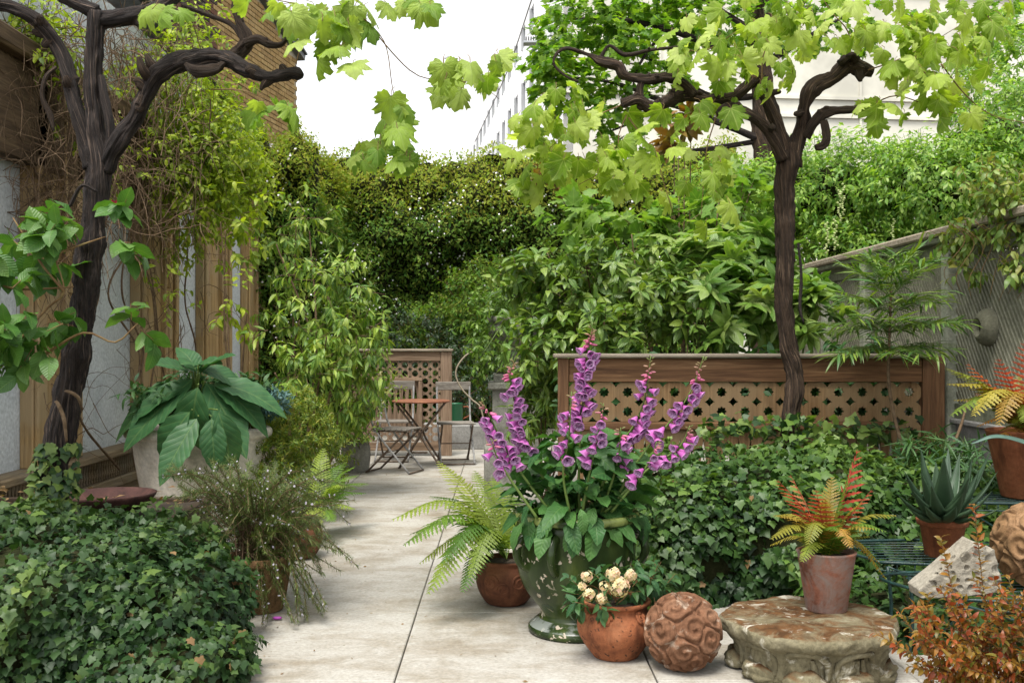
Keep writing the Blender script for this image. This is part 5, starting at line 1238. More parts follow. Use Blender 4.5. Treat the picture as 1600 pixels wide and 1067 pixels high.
for k, ((xa_, ya_), (xb_, yb_), out, low) in enumerate(spec):
    a = P(xa_, ya_, 7.0 - .34 * low); b = P(xb_, yb_, 6.78 - .34 * low + .10 * (k % 3)); d = b - a; L = np.linalg.norm(d) * 1.12
    n_ = A(.15, -.75 if low else -.45, .75)
    M_ = frames(d[None], n_[None])[0] * L * np.array([[max(.75, min(1.25, .30 / L * 1.1)), 1, 1]])
    key = ('huge', k % 3)
    if key not in _tmesh: _tmesh[key] = G().add(T_HUGE[k % 3][0], None, T_HUGE[k % 3][1], T_HUGE[k % 3][2]).mesh('leaf', L_big)
    put('leaf', _tmesh[key], mat4(M_, a + unit(d) * .02), bp_)
    branch(bp_, [P(305, 660, 7.1), (a + P(305, 650, 7.1)) / 2 + A(0, 0, .02), a], .007, .005, M_gstem, 'leaf_stalk', 6)
branch(bp_, [P(308,690,7.15), P(306,640,7.12), P(305,575,7.05)], .014, .008, M_gstem, 'stem', 8)
shrub('underplanting', 'grassy narrow leaved plants filling the cream planter', 'plant', P(310,660,7.2), [B(250,630,7.1,55,25,.15,60,7,.10), B(360,615,7.25,70,30,.2,90,7,.10), B(300,620,7.25,60,30,.2,50,7,.10)], T_LANCE, (.07,.12), L_hyd, 200, 4, .004, M_gstem, droop=.3, up=.8, shell=.95)
# foreground left shrub, broad opposite leaves
sh = thing('leafy_shrub', 'twiggy shrub with broad fresh green leaves at the far left, before the vine trunk', 'shrub', (-2.7, 5.0, .4))
rs = [twigs(*B(60,385,4.6,75,48,.16,16,6,.12), seed=1, droop=.45, shell=.95), twigs(*B(30,510,4.5,60,55,.16,18,6,.12), seed=2, droop=.6, shell=.95), twigs(*B(180,375,4.75,18,45,.08,4,6,.10), seed=3, droop=.6), twigs(*B(205,510,4.6,28,18,.06,2,6,.08), seed=4, droop=.5), twigs(*B(110,500,4.55,20,20,.05,2,4,.08), seed=5, droop=.5)]
r = cat(*rs); leafset(sh, T_BROAD, *r[:3], rnds(len(r[0]), .09, .145), L_shrub, 300, cell=4); twig_mesh(sh, r[3], .003, M_twigr)
for pts in ([P(0,575,4.6), P(40,520,4.55), P(75,480,4.6), P(100,455,4.6), P(85,400,4.6)], [P(-20,440,4.6), P(30,452,4.6), P(90,450,4.6), P(115,448,4.6)], [P(100,455,4.6), P(70,420,4.6), P(45,380,4.6), P(20,340,4.6)], [P(60,560,4.6), P(130,520,4.6), P(180,535,4.6), P(215,505,4.6)], [P(80,400,4.6), P(120,385,4.65), P(165,370,4.75)]):
    branch(sh, pts, .007, .003, M_twigr, 'branch', 6, .1)
g = G(); pc = P(181, 322, 4.75)
for k in range(7): g.inst(T_PETAL[0], pc[None], frames(A(math.cos(k), math.sin(k*2.1)*.6, .7)[None], A(0,-1,.3)[None]) * .035, np.array([.5]))
build('flower', g, plain('crimson_petal', (.28,.008,.03), .5), sh)

# ================================================================== ivy
iv = thing('ivy', 'dark green ivy covering the timber planter, foreground left', 'ivy', (-2.0, 4.6, 0))
ML = [((-2.05,4.46,.18), (.76,.62,.34), 8000, 3.0), ((-1.50,4.36,.12), (.40,.50,.30), 3400, 2.6), ((-1.35,4.02,.04), (.36,.30,.17), 1500, 2.4), ((-2.65,4.75,.15), (.6,.6,.29), 2200, 3), ((-2.2,5.08,.18), (.75,.40,.27), 2400, 2.6)]
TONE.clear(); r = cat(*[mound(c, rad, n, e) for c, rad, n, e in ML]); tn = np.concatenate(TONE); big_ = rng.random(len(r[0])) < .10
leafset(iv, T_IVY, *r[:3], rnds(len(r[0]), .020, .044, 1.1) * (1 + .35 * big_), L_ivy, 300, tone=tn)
for c, rad, n, e in ML: build('shade_core', mound_core(c, rad, e), M_core, iv)
k = rng.integers(0, len(r[0]), 60); leafset(iv, T_IVY, r[0][k] + A(0,-.02,.01), r[1][k], r[2][k], rnds(60, .025, .04), M_dead, 0, mass='dead_leaves')
# ivy climbing the left trunk
r0 = rng.random(230); px_ = 80 + (r0 - .5) * 0; y_ = rng.uniform(690, 850, 230); th = rng.uniform(PI, 2*PI, 230)
ctr = np.array([P(84 + (850 - q) * .05, q, 4.95) for q in y_]); pos = ctr + np.stack([np.cos(th) * .105, np.sin(th) * .105, th * 0], -1)
nr = np.stack([np.cos(th), np.sin(th), th * 0 + .5], -1); leafset(iv, T_IVY, pos, A(0,0,-1) + nr * .3 + rng.normal(0,.4,(230,3)), nr + rng.normal(0,.25,(230,3)), rnds(230,.03,.06), L_ivy, 120, 'climbing_leaf', 'climbing_foliage')
iv2 = thing('ivy', 'bright ivy mounded over the right planter, round the foot of the vine trunk', 'ivy', (1.8, 5.8, 0))
MR = [((1.42,5.74,.24), (.80,.70,.43), 7000, 3.2), ((2.22,5.76,.22), (.74,.68,.40), 6000, 3.2), ((1.0,5.44,.17), (.34,.36,.36), 2400, 2.8), ((1.62,5.32,.17), (.50,.30,.38), 2800, 2.8), ((2.22,5.18,.10), (.52,.34,.32), 2200, 2.8), ((1.95,4.72,.03), (.55,.36,.20), 1700, 2.6)]
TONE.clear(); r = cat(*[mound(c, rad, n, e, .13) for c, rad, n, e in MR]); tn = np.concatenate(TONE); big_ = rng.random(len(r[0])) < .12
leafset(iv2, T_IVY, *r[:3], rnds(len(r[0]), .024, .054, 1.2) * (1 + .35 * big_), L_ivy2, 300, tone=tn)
for c, rad, n, e in MR: build('shade_core', mound_core(c, rad, e), M_core, iv2)
k = rng.integers(0, len(r[0]), 60); leafset(iv2, T_IVY, r[0][k] + A(0,-.02,.01), r[1][k], r[2][k], rnds(60, .025, .045), M_dead, 0, mass='dead_leaves')
r = sheet((1.2, 6.3, .70), (1.3, 0, 0), (0, -.1, .16), 260, .1, .03, (0, -1, .3)); leafset(iv2, T_IVY, *r[:3], rnds(len(r[0]), .04, .075), L_ivy2, 60, 'leaf', 'upper_foliage')

# ================================================================== rosemary
ro = thing('rosemary', 'sprawling rosemary with grey flowers, trailing over the left edge of the path', 'shrub', (-1.2, 5.05, .25))
pos, dd, nn_, ln = [], [], [], []
gst = G(); fl_p = []
for k in range(215):
    b = A(-1.22, 5.1, .27) + rng.normal(0, .05, 3)
    if k < 140: e = P(rng.uniform(250, 530), rng.uniform(715, 870), rng.uniform(4.7, 5.9))
    elif k < 185: e = P(rng.uniform(410, 560), rng.uniform(760, 900), rng.uniform(4.7, 5.6))
    else: e = P(rng.uniform(380, 520), rng.uniform(880, 985), rng.uniform(4.65, 4.95))
    e[2] = max(e[2], .03); m = (b + e) / 2 + A(0, 0, .05 + .10 * rng.random()) + rng.normal(0, .04, 3)
    c = crom([b, m, e], .011); gst.tube([b, m, e], [.0035, .0028, .0012], 4, .04, cap=False)
    c = c[int(len(c) * .35):]; tgv = unit(np.gradient(c, axis=0))
    for q in range(7):
        o = unit(rng.normal(0, 1, (len(c), 3))); pos.append(c); dd.append(tgv * .7 + o); nn_.append(o + A(0,0,1))
    if k % 2 == 0: fl_p.append(c[rng.integers(len(c)//2, len(c), 5)])
pos = np.vstack(pos); leafset(ro, T_NEEDLE, pos, np.vstack(dd), np.vstack(nn_), rnds(len(pos), .018, .036), L_rose, 0, mass='needles')
build('stems', gst, M_twig, ro, kind='stuff')
fp_ = np.vstack(fl_p); leafset(ro, T_PETAL, fp_ + rng.normal(0,.006,fp_.shape), rdir(len(fp_)), rdir(len(fp_)) + A(0,-1,1), rnds(len(fp_), .010, .018), plain('grey_lilac_petal', (.36,.33,.38), .6), 0, mass='blossom')

# ================================================================== foxgloves in the urn
fx = thing('foxglove', 'purple foxgloves with tall flower spikes growing in the green urn', 'plant', UC + A(0, 0, .5))
def _bell():
    k = NT('foxglove_bell'); uv = k.n('SeparateXYZ', {0: k.n('Attribute', attribute_name='luv').outputs['Vector']}); v = uv.outputs[1]; rn = k.n('ObjectInfo').outputs['Random']
    outc = k.mix(rn, (.46,.10,.39), (.62,.20,.53)); outc = k.mix(k.ramp(v, [(.05, 1.), (.35, 0.)]), outc, (.50,.13,.40))
    sp = k.noise(k.n('TexCoord').outputs['Object'], 9, 2); inn = k.mix(k.ramp(sp, [(.54, 0.), (.60, 1.)]), (.62,.42,.64), (.13,.01,.13))
    col = k.mix(k.math('GREATER_THAN', v, .62), outc, inn); col = k.mix(k.math('MULTIPLY', k.math('GREATER_THAN', v, .50), k.math('LESS_THAN', v, .66)), col, (.62,.28,.58))
    b = k.n('BsdfPrincipled', {'Base Color': col, 'Roughness': .5, 'Specular IOR Level': .25}); t = k.n('BsdfTranslucent', {'Color': col})
    k.t.links.new(k.n('MixShader', {0: .3, 1: b.outputs[0], 2: t.outputs[0]}).outputs[0], k.out.inputs[0]); return k.m
M_bell = _bell()
M_bud = leafmat('foxglove_bud', [(.46,.09,.24), (.50,.15,.24), (.36,.24,.14), (.17,.24,.06)], .2, .5)
bellm = G().lathe([(.02,0), (.10,.03), (.14,.12), (.16,.25), (.20,.40), (.25,.58), (.28,.72), (.31,.84), (.40,.97), (.385,.985), (.29,.88), (.25,.72), (.21,.55), (.15,.3), (.01,.12)], 14, (0,0,0), lambda T, R, Z: (R * (1 + .06 * np.cos(T*5) * (Z > .8)), Z + (Z > .8) * .12 * np.sin(T) * (R > .27)), ax=[[1,0,0],[0,0,1],[0,1,0]]).mesh('bell', M_bell)
budm = G().lathe([(.02,0), (.13,.08), (.17,.3), (.15,.6), (.08,.9), (.005,1.0)], 8, ax=[[1,0,0],[0,0,1],[0,1,0]]).mesh('bud', M_bud)
calm = G(); calm.inst(T_PETAL[0], np.zeros((5,3)), frames(np.array([(math.cos(a), .5, math.sin(a)) for a in np.arange(5)*1.257]), np.array([(0,1,0.)]*5)) * .26, np.zeros(5)); calm = calm.mesh('calyx', L_fox)
YF = 4.5
spikes = [  # control path (photo pixels), where bells start, bell count, bud count, Y
    ([(880,800),(835,720),(808,640),(797,590),(806,556)], .42, 24, 12, 4.5), ([(860,800),(812,735),(775,670),(752,622)], .45, 21, 8, 4.42), ([(905,800),(905,720),(910,640),(918,560),(926,503)], .46, 36, 18, 4.52),
    ([(890,800),(880,740),(889,680),(893,612)], .45, 9, 4, 4.36), ([(930,800),(955,715),(990,665),(1008,620),(1017,556)], .45, 17, 12, 4.55), ([(950,800),(1000,715),(1050,655),(1080,610),(1100,556)], .42, 18, 12, 4.5),
    ([(945,800),(1010,735),(1060,700),(1078,665)], .55, 10, 5, 4.42), ([(910,800),(925,720),(938,670),(943,630)], .45, 9, 6, 4.38), ([(955,800),(995,750),(1018,715),(1026,690)], .45, 6, 4, 4.4), ([(840,810),(795,745),(775,710),(768,685)], .5, 4, 4, 4.35), ([(940,800),(960,740),(968,700),(970,668)], .5, 5, 4, 4.45)]
for pth, st_, nb, nbud, Y in spikes:
    pts = [P(x, y, Y + .10 * (1 - i / (len(pth) - 1))) for i, (x, y) in enumerate(pth)]
    g = G(); g.tube(pts, np.linspace(.0065, .002, len(pts)), 8, .02); sp_ = build('flower_spike', g, M_gstem, fx)
    nbud = int(nbud * 1.6); c = crom(pts, .004); n = len(c); tot = nb + nbud
    for k in range(tot):
        t = st_ + (1 - st_) * (.74 * (k + .5) / nb if k < nb else .74 + .25 * (k - nb + .5) / nbud); i = min(n - 2, int(t * n)); p = c[i]; tgv = unit(c[i + 1] - c[i - 1])
        side = unit(A(rng.normal(0, .9), -abs(rng.normal(.8, .6)), 0)); fr_ = k / tot
        if k < nb:
            L = .052 * (1 - .35 * fr_) * rng.uniform(.85, 1.1); d = unit(side + A(0, 0, -.5 + .3 * fr_ + rng.normal(0, .15)))
            M_ = frames(d[None], (A(0,0,1) + side*.2)[None])[0] * L * np.array([[1.22, 1, 1.22]]); q = p + side * .012
            put('bell', bellm, mat4(M_, q), sp_); put('calyx', calm, mat4(M_ * .9, q - unit(d)*.002), sp_)
        else:
            f2 = (k - nb) / max(1, nbud); L = .036 * (1 - .66 * f2); d = unit(side + A(0, 0, -.25 + .9 * f2))
            o = put('bud', budm, mat4(frames(d[None], A(0,0,1)[None])[0] * L, p + side * .006), sp_); o.color = (min(.98, .1 + f2),) * 3 + (1,)
T_FOX = [ovate(.44, 8, .25, d_, .45, .25, .75, .05, s) for s, d_ in enumerate((.3, .6, .9, .45))]
n = 200; th = rng.uniform(0, 2*PI, n); rr = rng.uniform(.03, .25, n); zz = rng.uniform(.54, .90, n); pos = UC + np.stack([np.cos(th)*rr, np.sin(th)*rr*.9, zz * (1 - rr*.35)], -1)
out = np.stack([np.cos(th), np.sin(th), th*0], -1); d = out * rng.uniform(.7, 1.1, n)[:, None] + A(0,0,1) * rng.uniform(-.05, .9, n)[:, None]
leafset(fx, T_FOX, pos, d, A(0,0,1) + out*.3 + rng.normal(0,.25,(n,3)), rnds(n, .11, .20), L_fox, 300, cell=3)
n = 28; th = rng.uniform(PI*.95, 2.05*PI, n); out = np.stack([np.cos(th), np.sin(th), th*0], -1); pos = UC + out * rng.uniform(.22,.29,n)[:, None] + A(0,0,.57) + rng.normal(0,.03,(n,3))
leafset(fx, T_FOX, pos, out*.55 + A(0,0,-.45) + rng.normal(0,.25,(n,3)), out*.8 + A(0,0,.6), rnds(n, .11, .18), L_fox, 300, 'drooping_leaf', 'drooping_foliage', cell=2)

# ================================================================== ferns in pots
ff = thing('fern', 'yellow green fern with long arching fronds in the squat terracotta bowl', 'fern', FC + A(0,0,.21))
c0 = FC + A(0, 0, .22)
fern(ff, c0, [(P(612,812,4.9), .30), (P(630,852,4.8), .30), (P(668,928,4.7), .34), (P(735,902,4.72), .38), (P(722,925,4.75), .35), (P(685,720,5.5), .12), (P(715,765,5.3), .15), (P(640,835,5.3), .28), (P(700,800,5.4), .25), (P(672,775,5.5), .2), (P(742,735,5.5), .12), (P(830,790,5.6), .15), (P(690,880,4.75), .34), (P(655,880,5.0), .3), (P(770,745,5.7), .1), (P(800,760,5.7), .1)], [L_fernY, L_fernG, L_fernY, L_fernY, L_fernG, L_fernY, L_fernY, L_fernG], npn=28, wmax=.27)
fo = thing('fern', 'autumn coloured fern, red above and gold below, in the pot on the stone capital', 'fern', (1.335, 4.22, .43))
c0 = A(1.335, 4.22, .42)
fern(fo, c0, [(P(1340,702,4.25), -.03), (P(1215,750,4.15), .12), (P(1235,742,4.3), .08), (P(1362,765,4.2), .08), (P(1275,765,4.05), .1)], [L_fernR], npn=10, wmax=.24, toothed=True, bare=.35, slim=.7)
fern(fo, c0, [(P(1205,842,4.05), .30), (P(1215,805,4.1), .2), (P(1400,805,4.15), .25), (P(1385,830,4.05), .3), (P(1262,850,3.98), .4), (P(1330,855,3.98), .4), (P(1385,905,4.2), .45), (P(1375,880,4.25), .4), (P(1250,790,4.2), .15), (P(1345,785,4.15), .18), (P(1290,780,4.05), .2), (P(1240,820,4.3), .25), (P(1310,800,4.3), .2), (P(1325,745,4.2), .1), (P(1300,745,4.3), .1)], [L_fernO, L_fernO, L_fernO, L_fernG, L_fernO], npn=22, wmax=.27)
fq = thing('fern', 'large red and gold fern in the big terracotta pot at the right edge', 'fern', (2.60, 5.05, .86))
c0 = A(2.60, 5.05, .85)
fern(fq, c0, [(P(1600,535,5.0), .0), (P(1512,568,5.0), .05), (P(1560,560,4.9), .05), (P(1640,600,4.9), .1), (P(1525,615,4.9), .12), (P(1600,620,4.8), .15)], [L_fernR], npn=12, wmax=.24, toothed=True, bare=.3, slim=.7)
fern(fq, c0, [(P(1478,575,5.0), .15), (P(1480,600,4.9), .2), (P(1485,650,4.85), .3), (P(1520,650,4.75), .35), (P(1560,665,4.7), .4), (P(1600,660,4.75), .35), (P(1490,625,5.1), .22), (P(1570,600,5.0), .15), (P(1640,640,4.9), .3), (P(1550,620,5.2), .2), (P(1590,585,5.2), .1)], [L_fernO, L_fernO, L_fernY], npn=22, wmax=.25)
for (tt_, cc0, k_) in ((fo, A(1.335, 4.22, .42), 15), (fq, A(2.60, 5.05, .85), 14)):
    for q in range(k_):
        a = rng.uniform(0, 2*PI); L = rng.uniform(.14, .26); tp = cc0 + A(math.cos(a)*L, math.sin(a)*L, rng.uniform(.0, .16))
        fern(tt_, cc0, [(tp, rng.uniform(.15, .35))], [[L_fernO, L_fernO, L_fernG, L_fernY][q % 4]], npn=18, wmax=.28)
# ================================================================== hydrangea in the jar
hy = thing('hydrangea', 'small dark leaved plant with cream flower heads in the orange terracotta jar', 'plant', JC + A(0,0,.22))
hc = JC + A(0, 0, .22)
rs = [twigs(P(955,920,4.25), A(.14,.12,.05), 18, 6, .06, seed=1, droop=.25), twigs(P(1010,915,4.28), A(.13,.12,.06), 20, 6, .07, seed=2, droop=.25), twigs(P(925,935,4.2), A(.06,.08,.04), 8, 6, .05, seed=3, droop=.3), twigs(P(1035,905,4.35), A(.06,.08,.05), 7, 6, .05, seed=3, droop=.3)]
r = cat(*rs); leafset(hy, T_MID, *r[:3], rnds(len(r[0]), .045, .075), L_hyd, 300, cell=4); twig_mesh(hy, r[3], .002, M_twigr)
for k in range(7): branch(hy, [hc + A(rng.normal(0,.03), rng.normal(0,.03), -.02), hc + A(rng.normal(0,.06), rng.normal(0,.05), .05), hc + A(rng.normal(0,.1), rng.normal(0,.06), .09)], .004, .002, M_twigr, 'stem', 6)
for (x, y, rad, n) in ((968,915,.040,70), (985,898,.022,28), (958,897,.026,36), (917,900,.020,22), (920,928,.022,26), (940,935,.020,22), (945,915,.02,18), (910,915,.014,12)):
    c = P(x, y, 4.14); u_ = rdir(n); u_[:, 1] = -np.abs(u_[:, 1]); pos = c + u_ * rad * rng.uniform(.8, 1.12, (n, 1))
    for k in range(3): pass
    M_ = []
    g = G()
    for p, o in zip(pos, u_):
        e1 = unit(np.cross(o, A(.2,.1,1))); e2 = np.cross(o, e1)
        dirs = np.array([e1, e2, -e1, -e2]) + o * .25; g.inst(T_PETAL[0], np.repeat(p[None], 4, 0), frames(dirs, np.repeat(o[None], 4, 0)) * rng.uniform(.010, .0145), np.full(4, rng.random()))
    build('flower_head', g, L_cream, hy)
# ================================================================== aloe
al = thing('aloe', 'spiky dark green aloe in the terracotta pot on the wire stand', 'plant', (1.96, 4.56, .52))
ac = A(1.96, 4.56, .52)
for k, (x, y, Y, wd) in enumerate([(1412,735,4.4,.030), (1438,698,4.5,.034), (1482,700,4.75,.034), (1475,712,4.3,.042), (1520,712,4.55,.034), (1548,705,4.6,.030), (1425,765,4.25,.032), (1455,758,4.15,.030), (1505,770,4.2,.034), (1552,765,4.4,.028), (1445,790,4.15,.026), (1420,795,4.3,.026), (1495,790,4.15,.03), (1530,735,4.45,.034), (1462,720,4.65,.034), (1500,706,4.7,.03), (1535,800,4.3,.024), (1400,770,4.45,.026), (1560,735,4.5,.028), (1515,745,4.2,.032), (1440,740,4.35,.032), (1570,790,4.45,.024)]):
    tip = P(x, y, Y); d = tip - ac; b = ac + unit(d * A(1,1,.1)) * .018; m = (b + tip) / 2 + unit(d * A(1,1,0) + 1e-6) * .02 - A(0,0,.012)
    c = crom([b, m, tip], .012); n = len(c); t = np.linspace(0, 1, n); tgv = unit(np.gradient(c, axis=0)); outv = unit(d * A(1,1,0) + 1e-6); sd_ = unit(np.cross(tgv, A(0,0,1) + outv * -.3)); upv = np.cross(sd_, tgv)
    wv = 1.22 * wd * (1 - t) ** .75 * (.75 + .5 * np.sin(t * PI)); V = []; Q = []
    for i in range(n):
        for (a, b_) in ((-1,.28), (-.55,.02), (0,-.05), (.55,.02), (1,.28), (.55,-.28), (0,-.42), (-.55,-.28)): V.append(c[i] + sd_[i]*a*wv[i] + upv[i]*b_*wv[i])
        if i:
            for j in range(8): Q.append(((i-1)*8+j, (i-1)*8+(j+1)%8, i*8+(j+1)%8, i*8+j))
    g = G(); g.add(V, Q, None, None, rng.random()); lf = build('leaf', g, L_aloe, al)
# agave at the right edge
ag = thing('agave', 'blue green agave with yellow edged arching leaf, cut by the right edge', 'plant', (2.66, 4.63, .74))
Lag = leafmat('agave_leaf', [(.07,.13,.10), (.09,.15,.11)], .05, .45)
for tip, mid in ((P(1516,693,4.5), P(1575,684,4.5)), (P(1640,640,4.4), P(1640,680,4.5)), (P(1700,660,4.4), P(1680,690,4.5)), (P(1625,780,4.2), P(1640,715,4.35))):
    b = A(2.66, 4.63, .74); c = crom([b, mid, tip], .015); n = len(c); t = np.linspace(0, 1, n); tgv = unit(np.gradient(c, axis=0)); sd_ = unit(np.cross(tgv, A(0,-.6,.8))); upv = np.cross(sd_, tgv); wv = .032 * (1 - t) ** .6
    V = []; Q = []
    for i in range(n):
        for (a, b_) in ((-1,.2), (0,-.1), (1,.2), (0,-.35)): V.append(c[i] + sd_[i]*a*wv[i] + upv[i]*b_*wv[i])
        if i:
            for j in range(4): Q.append(((i-1)*4+j, (i-1)*4+(j+1)%4, i*4+(j+1)%4, i*4+j))
    g = G(); g.add(V, Q); build('leaf', g, Lag, ag)
# ================================================================== mahonia: layered narrow leaflets on a bare stem
mh = thing('mahonia', 'slender stemmed plant with a whorl of narrow drooping leaflets, before the right screen', 'plant', (P(1418,720,6.0)[0], 6.0, .5))
branch(mh, [P(1425,735,6.0), P(1408,690,6.0), P(1395,640,6.0), P(1388,585,6.0), P(1390,520,6.0), P(1392,455,6.0)], .013, .007, M_twig, 'stem', 8, .1)
pos, dd, nn_ = [], [], []
for (yy, nrach, L0, tilt) in ((545,16,.36,-.10), (520,16,.40,.12), (490,14,.38,.28), (465,12,.34,.65), (450,10,.24,1.3)):
    for k in range(nrach):
        a = k * 2*PI / nrach + rng.random() * .4; o = unit(A(math.cos(a), math.sin(a), tilt + rng.normal(0, .1))); L = L0 * rng.uniform(.75, 1.05); b = P(1391, yy, 6.0)
        pts = crom([b, b + o * L * .5 + A(0,0,.03), b + o * L + A(0,0,.02)], .03); branch(mh, [pts[0], pts[len(pts)//2], pts[-1]], .0022, .0012, M_gstem, 'leaf_stalk', 5, 0, .05)
        for i in range(2, len(pts)):
            tgv = unit(pts[i] - pts[i-1]); s2 = unit(np.cross(tgv, A(0,0,1)))
            for q in (-1, 1): pos.append(pts[i]); dd.append(s2*q + tgv*.8 + A(0,0,.0 + rng.normal(0,.25))); nn_.append(A(0,0,1) + rng.normal(0,.2,3))
pos = np.array(pos); leafset(mh, T_STRAP, pos, np.array(dd), np.array(nn_), rnds(len(pos), .11, .18), L_mah, 300, 'leaflet', cell=5)
branch(mh, [P(1480,715,5.7), P(1500,670,5.7), P(1512,625,5.7)], .010, .006, M_twig, 'side_stem', 7, .15)
# grassy leaves under it
shrub('grassy_plant', 'low grassy leaves at the foot of the fence behind the aloe', 'plant', (P(1490,800,5.5)[0], 5.5, .1), [B(1490,735,5.6,60,40,.2,60,7,.12), B(1440,720,5.8,40,25,.15,25,7,.1), B(1530,790,5.4,30,60,.15,45,7,.12)], T_STRAP, (.10,.16), L_hyd, 200, 4, .004, M_gstem, droop=.4, up=.9, shell=.95)
# ================================================================== red leaved shrub in the foreground
ab = thing('abelia', 'twiggy shrub with orange red and olive leaves in the bottom right corner', 'shrub', (2.0, 3.55, 0))
pos, dd, nn_ = [], [], []
stems_ = []
for k in range(48):
    b = A(rng.uniform(1.55, 2.1), rng.uniform(3.5, 3.7), -.02)
    e = P(rng.uniform(1400, 1640), rng.uniform(900, 1060), rng.uniform(3.35, 3.65)); e[2] = max(e[2], .04); stems_.append((b, e))
stems_ += [(A(1.75,3.6,0), P(1522,790,3.6)), (A(1.7,3.6,0), P(1470,840,3.6)), (A(1.6,3.6,0), P(1368,988,3.5)), (A(1.85,3.6,0), P(1575,900,3.5)), (A(1.55,3.6,.0), P(1390,1000,3.5)), (A(1.65,3.6,0), P(1450,930,3.5)), (A(1.9,3.6,0), P(1600,930,3.45))]
for k, (b, e) in enumerate(stems_):
    m = (b*.5 + e*.5) + A(rng.normal(0,.03), rng.normal(0,.03), .03); branch(ab, [b, m, e], .003, .0012, M_twigr, 'stem', 5, 0, .05)
    c = crom([b, m, e], .014); c = c[int(len(c)*.25):]; tgv = unit(np.gradient(c, axis=0)); n = len(c)
    a = np.arange(n) * 1.57 + rng.random()*6; e1 = unit(np.cross(tgv, A(.1,.3,1))); e2 = np.cross(tgv, e1); o = e1*np.cos(a)[:,None] + e2*np.sin(a)[:,None]
    for q in (-1, 1): pos.append(c); dd.append(tgv*.8 + q*o + rng.normal(0,.2,(n,3))); nn_.append(A(0,0,1) + tgv*-.3 + rng.normal(0,.4,(n,3)))
pos = np.vstack(pos); leafset(ab, T_MID, pos, np.vstack(dd), np.vstack(nn_), rnds(len(pos), .018, .042), L_abel, 300)

# ================================================================== the two grape vines
def gnarly(parent, name, pts, Y, mat, seg=28, ridge=.22, rough=.25, step=.02, seed=0):
    """pts: (x, y, half width in photo pixels[, depth offset])"""
    c = []; r_ = []
    for p in pts:
        yy = Y + (p[3] if len(p) > 3 else 0); c.append(P(p[0], p[1], yy)); r_.append(p[2] * yy / FPX * .68)
    g = G(); g.tube(c, r_, seg, step, rough=rough, ridge=ridge, seed=seed); o = build(name, g, mat, parent)
    if name == 'limb' and len(c) > 4:                          # pruned spurs and knots along old wood
        pth = crom(np.column_stack([np.array(c), r_]), .01)
        for q in range(max(2, int(len(pth) / 14))):
            i = rng.integers(int(len(pth) * .25), len(pth) - 1); p, rr_ = pth[i, :3], pth[i, 3]; d_ = unit(A(rng.normal(0, 1), -abs(rng.normal(0, .6)), rng.normal(.3, 1)))
            L_ = rr_ * rng.uniform(1.5, 2.6); g = G(); g.tube([p, p + d_ * L_ * .7, p + d_ * L_ + A(0, 0, rr_ * rng.normal(0, .4))], [rr_ * .75, rr_ * .6, rr_ * .25], 12, .012, rough=.45, ridge=.3, seed=seed + q); build('spur', g, M_bark2, o)
    return o
YL = 4.95
vl = thing('grape_vine', 'old gnarled dark vine trunk with bent limbs on the left, few leaves', 'vine tree', (P(80,840,YL)[0], YL, 0))
gnarly(vl, 'trunk', [(70,990,36),(76,870,33),(84,760,29),(95,670,30),(116,575,27),(130,480,27),(140,400,26),(148,330,24),(154,262,26),(150,215,22),(146,150,19),(147,80,17),(152,20,19)], YL, M_bark, 56, .24, .22, .014, 1)
gnarly(vl, 'limb', [(146,262,18),(133,215,18),(122,175,16),(108,125,16),(92,78,14),(60,36,14,-.05),(18,12,14,-.1),(-50,2,13,-.15)], YL, M_bark, 32, .22, .25, .016, 2)
gnarly(vl, 'limb', [(163,264,18),(188,217,18,-.04),(212,185,17,-.06),(228,148,17,-.08),(250,115,19,-.1),(292,95,20,-.12),(340,90,18,-.15),(382,108,17,-.18),(415,122,12,-.2),(440,118,13,-.2),(456,115,11,-.2),(466,117,12,-.2),(474,119,4,-.2)], YL, M_bark, 36, .24, .32, .014, 3)
gnarly(vl, 'limb', [(148,30,18),(175,32,18),(212,24,16),(245,14,14),(280,-8,13),(320,-40,12)], YL, M_bark, 30, .24, .3, .016, 4)
gnarly(vl, 'limb', [(152,20,17),(120,6,15),(80,-20,14)], YL, M_bark, 28, .24, .3, .016, 5)
gnarly(vl, 'limb', [(168,245,11,-.02),(172,200,10,-.03),(163,150,9,-.02),(158,120,8)], YL, M_bark, 22, .2, .2, .016, 6)
gnarly(vl, 'limb', [(350,95,14,-.1),(372,82,15,-.08),(385,62,14,-.08),(374,35,9,-.08),(368,10,9,-.08),(376,-15,7,-.08)], YL, M_bark2, 26, .26, .4, .012, 7)
gnarly(vl, 'limb', [(382,68,11,-.1),(402,62,9,-.1),(420,70,8,-.1),(438,70,6,-.1),(448,62,4,-.1)], YL, M_bark2, 22, .26, .4, .012, 8)
gnarly(vl, 'limb', [(284,8,5,-.05),(320,22,5,-.05),(360,38,5,-.05),(378,60,6,-.06)], YL, M_bark2, 14, .1, .1, .02, 9)
gnarly(vl, 'knob', [(290,100,5,-.2),(305,110,13,-.22),(322,112,15,-.22),(340,108,12,-.2),(352,98,5,-.2)], YL, M_bark2, 22, .3, .45, .012, 10)
gnarly(vl, 'bark_strip', [(88,105,4,-.1),(72,120,5,-.12),(66,150,5,-.12),(78,180,7,-.1),(84,205,2,-.1)], YL, M_bark2, 10, .1, .2, .02, 11)
gnarly(vl, 'bark_strip', [(152,300,3,-.14),(128,290,4,-.16),(110,320,4,-.14),(100,330,1,-.14)], YL, M_bark, 10, .1, .2, .02, 12)
gnarly(vl, 'bark_strip', [(104,690,3,-.16),(100,655,4,-.19),(90,630,4,-.17),(86,628,2,-.12)], YL, M_twig, 10, .1, .2, .02, 13)
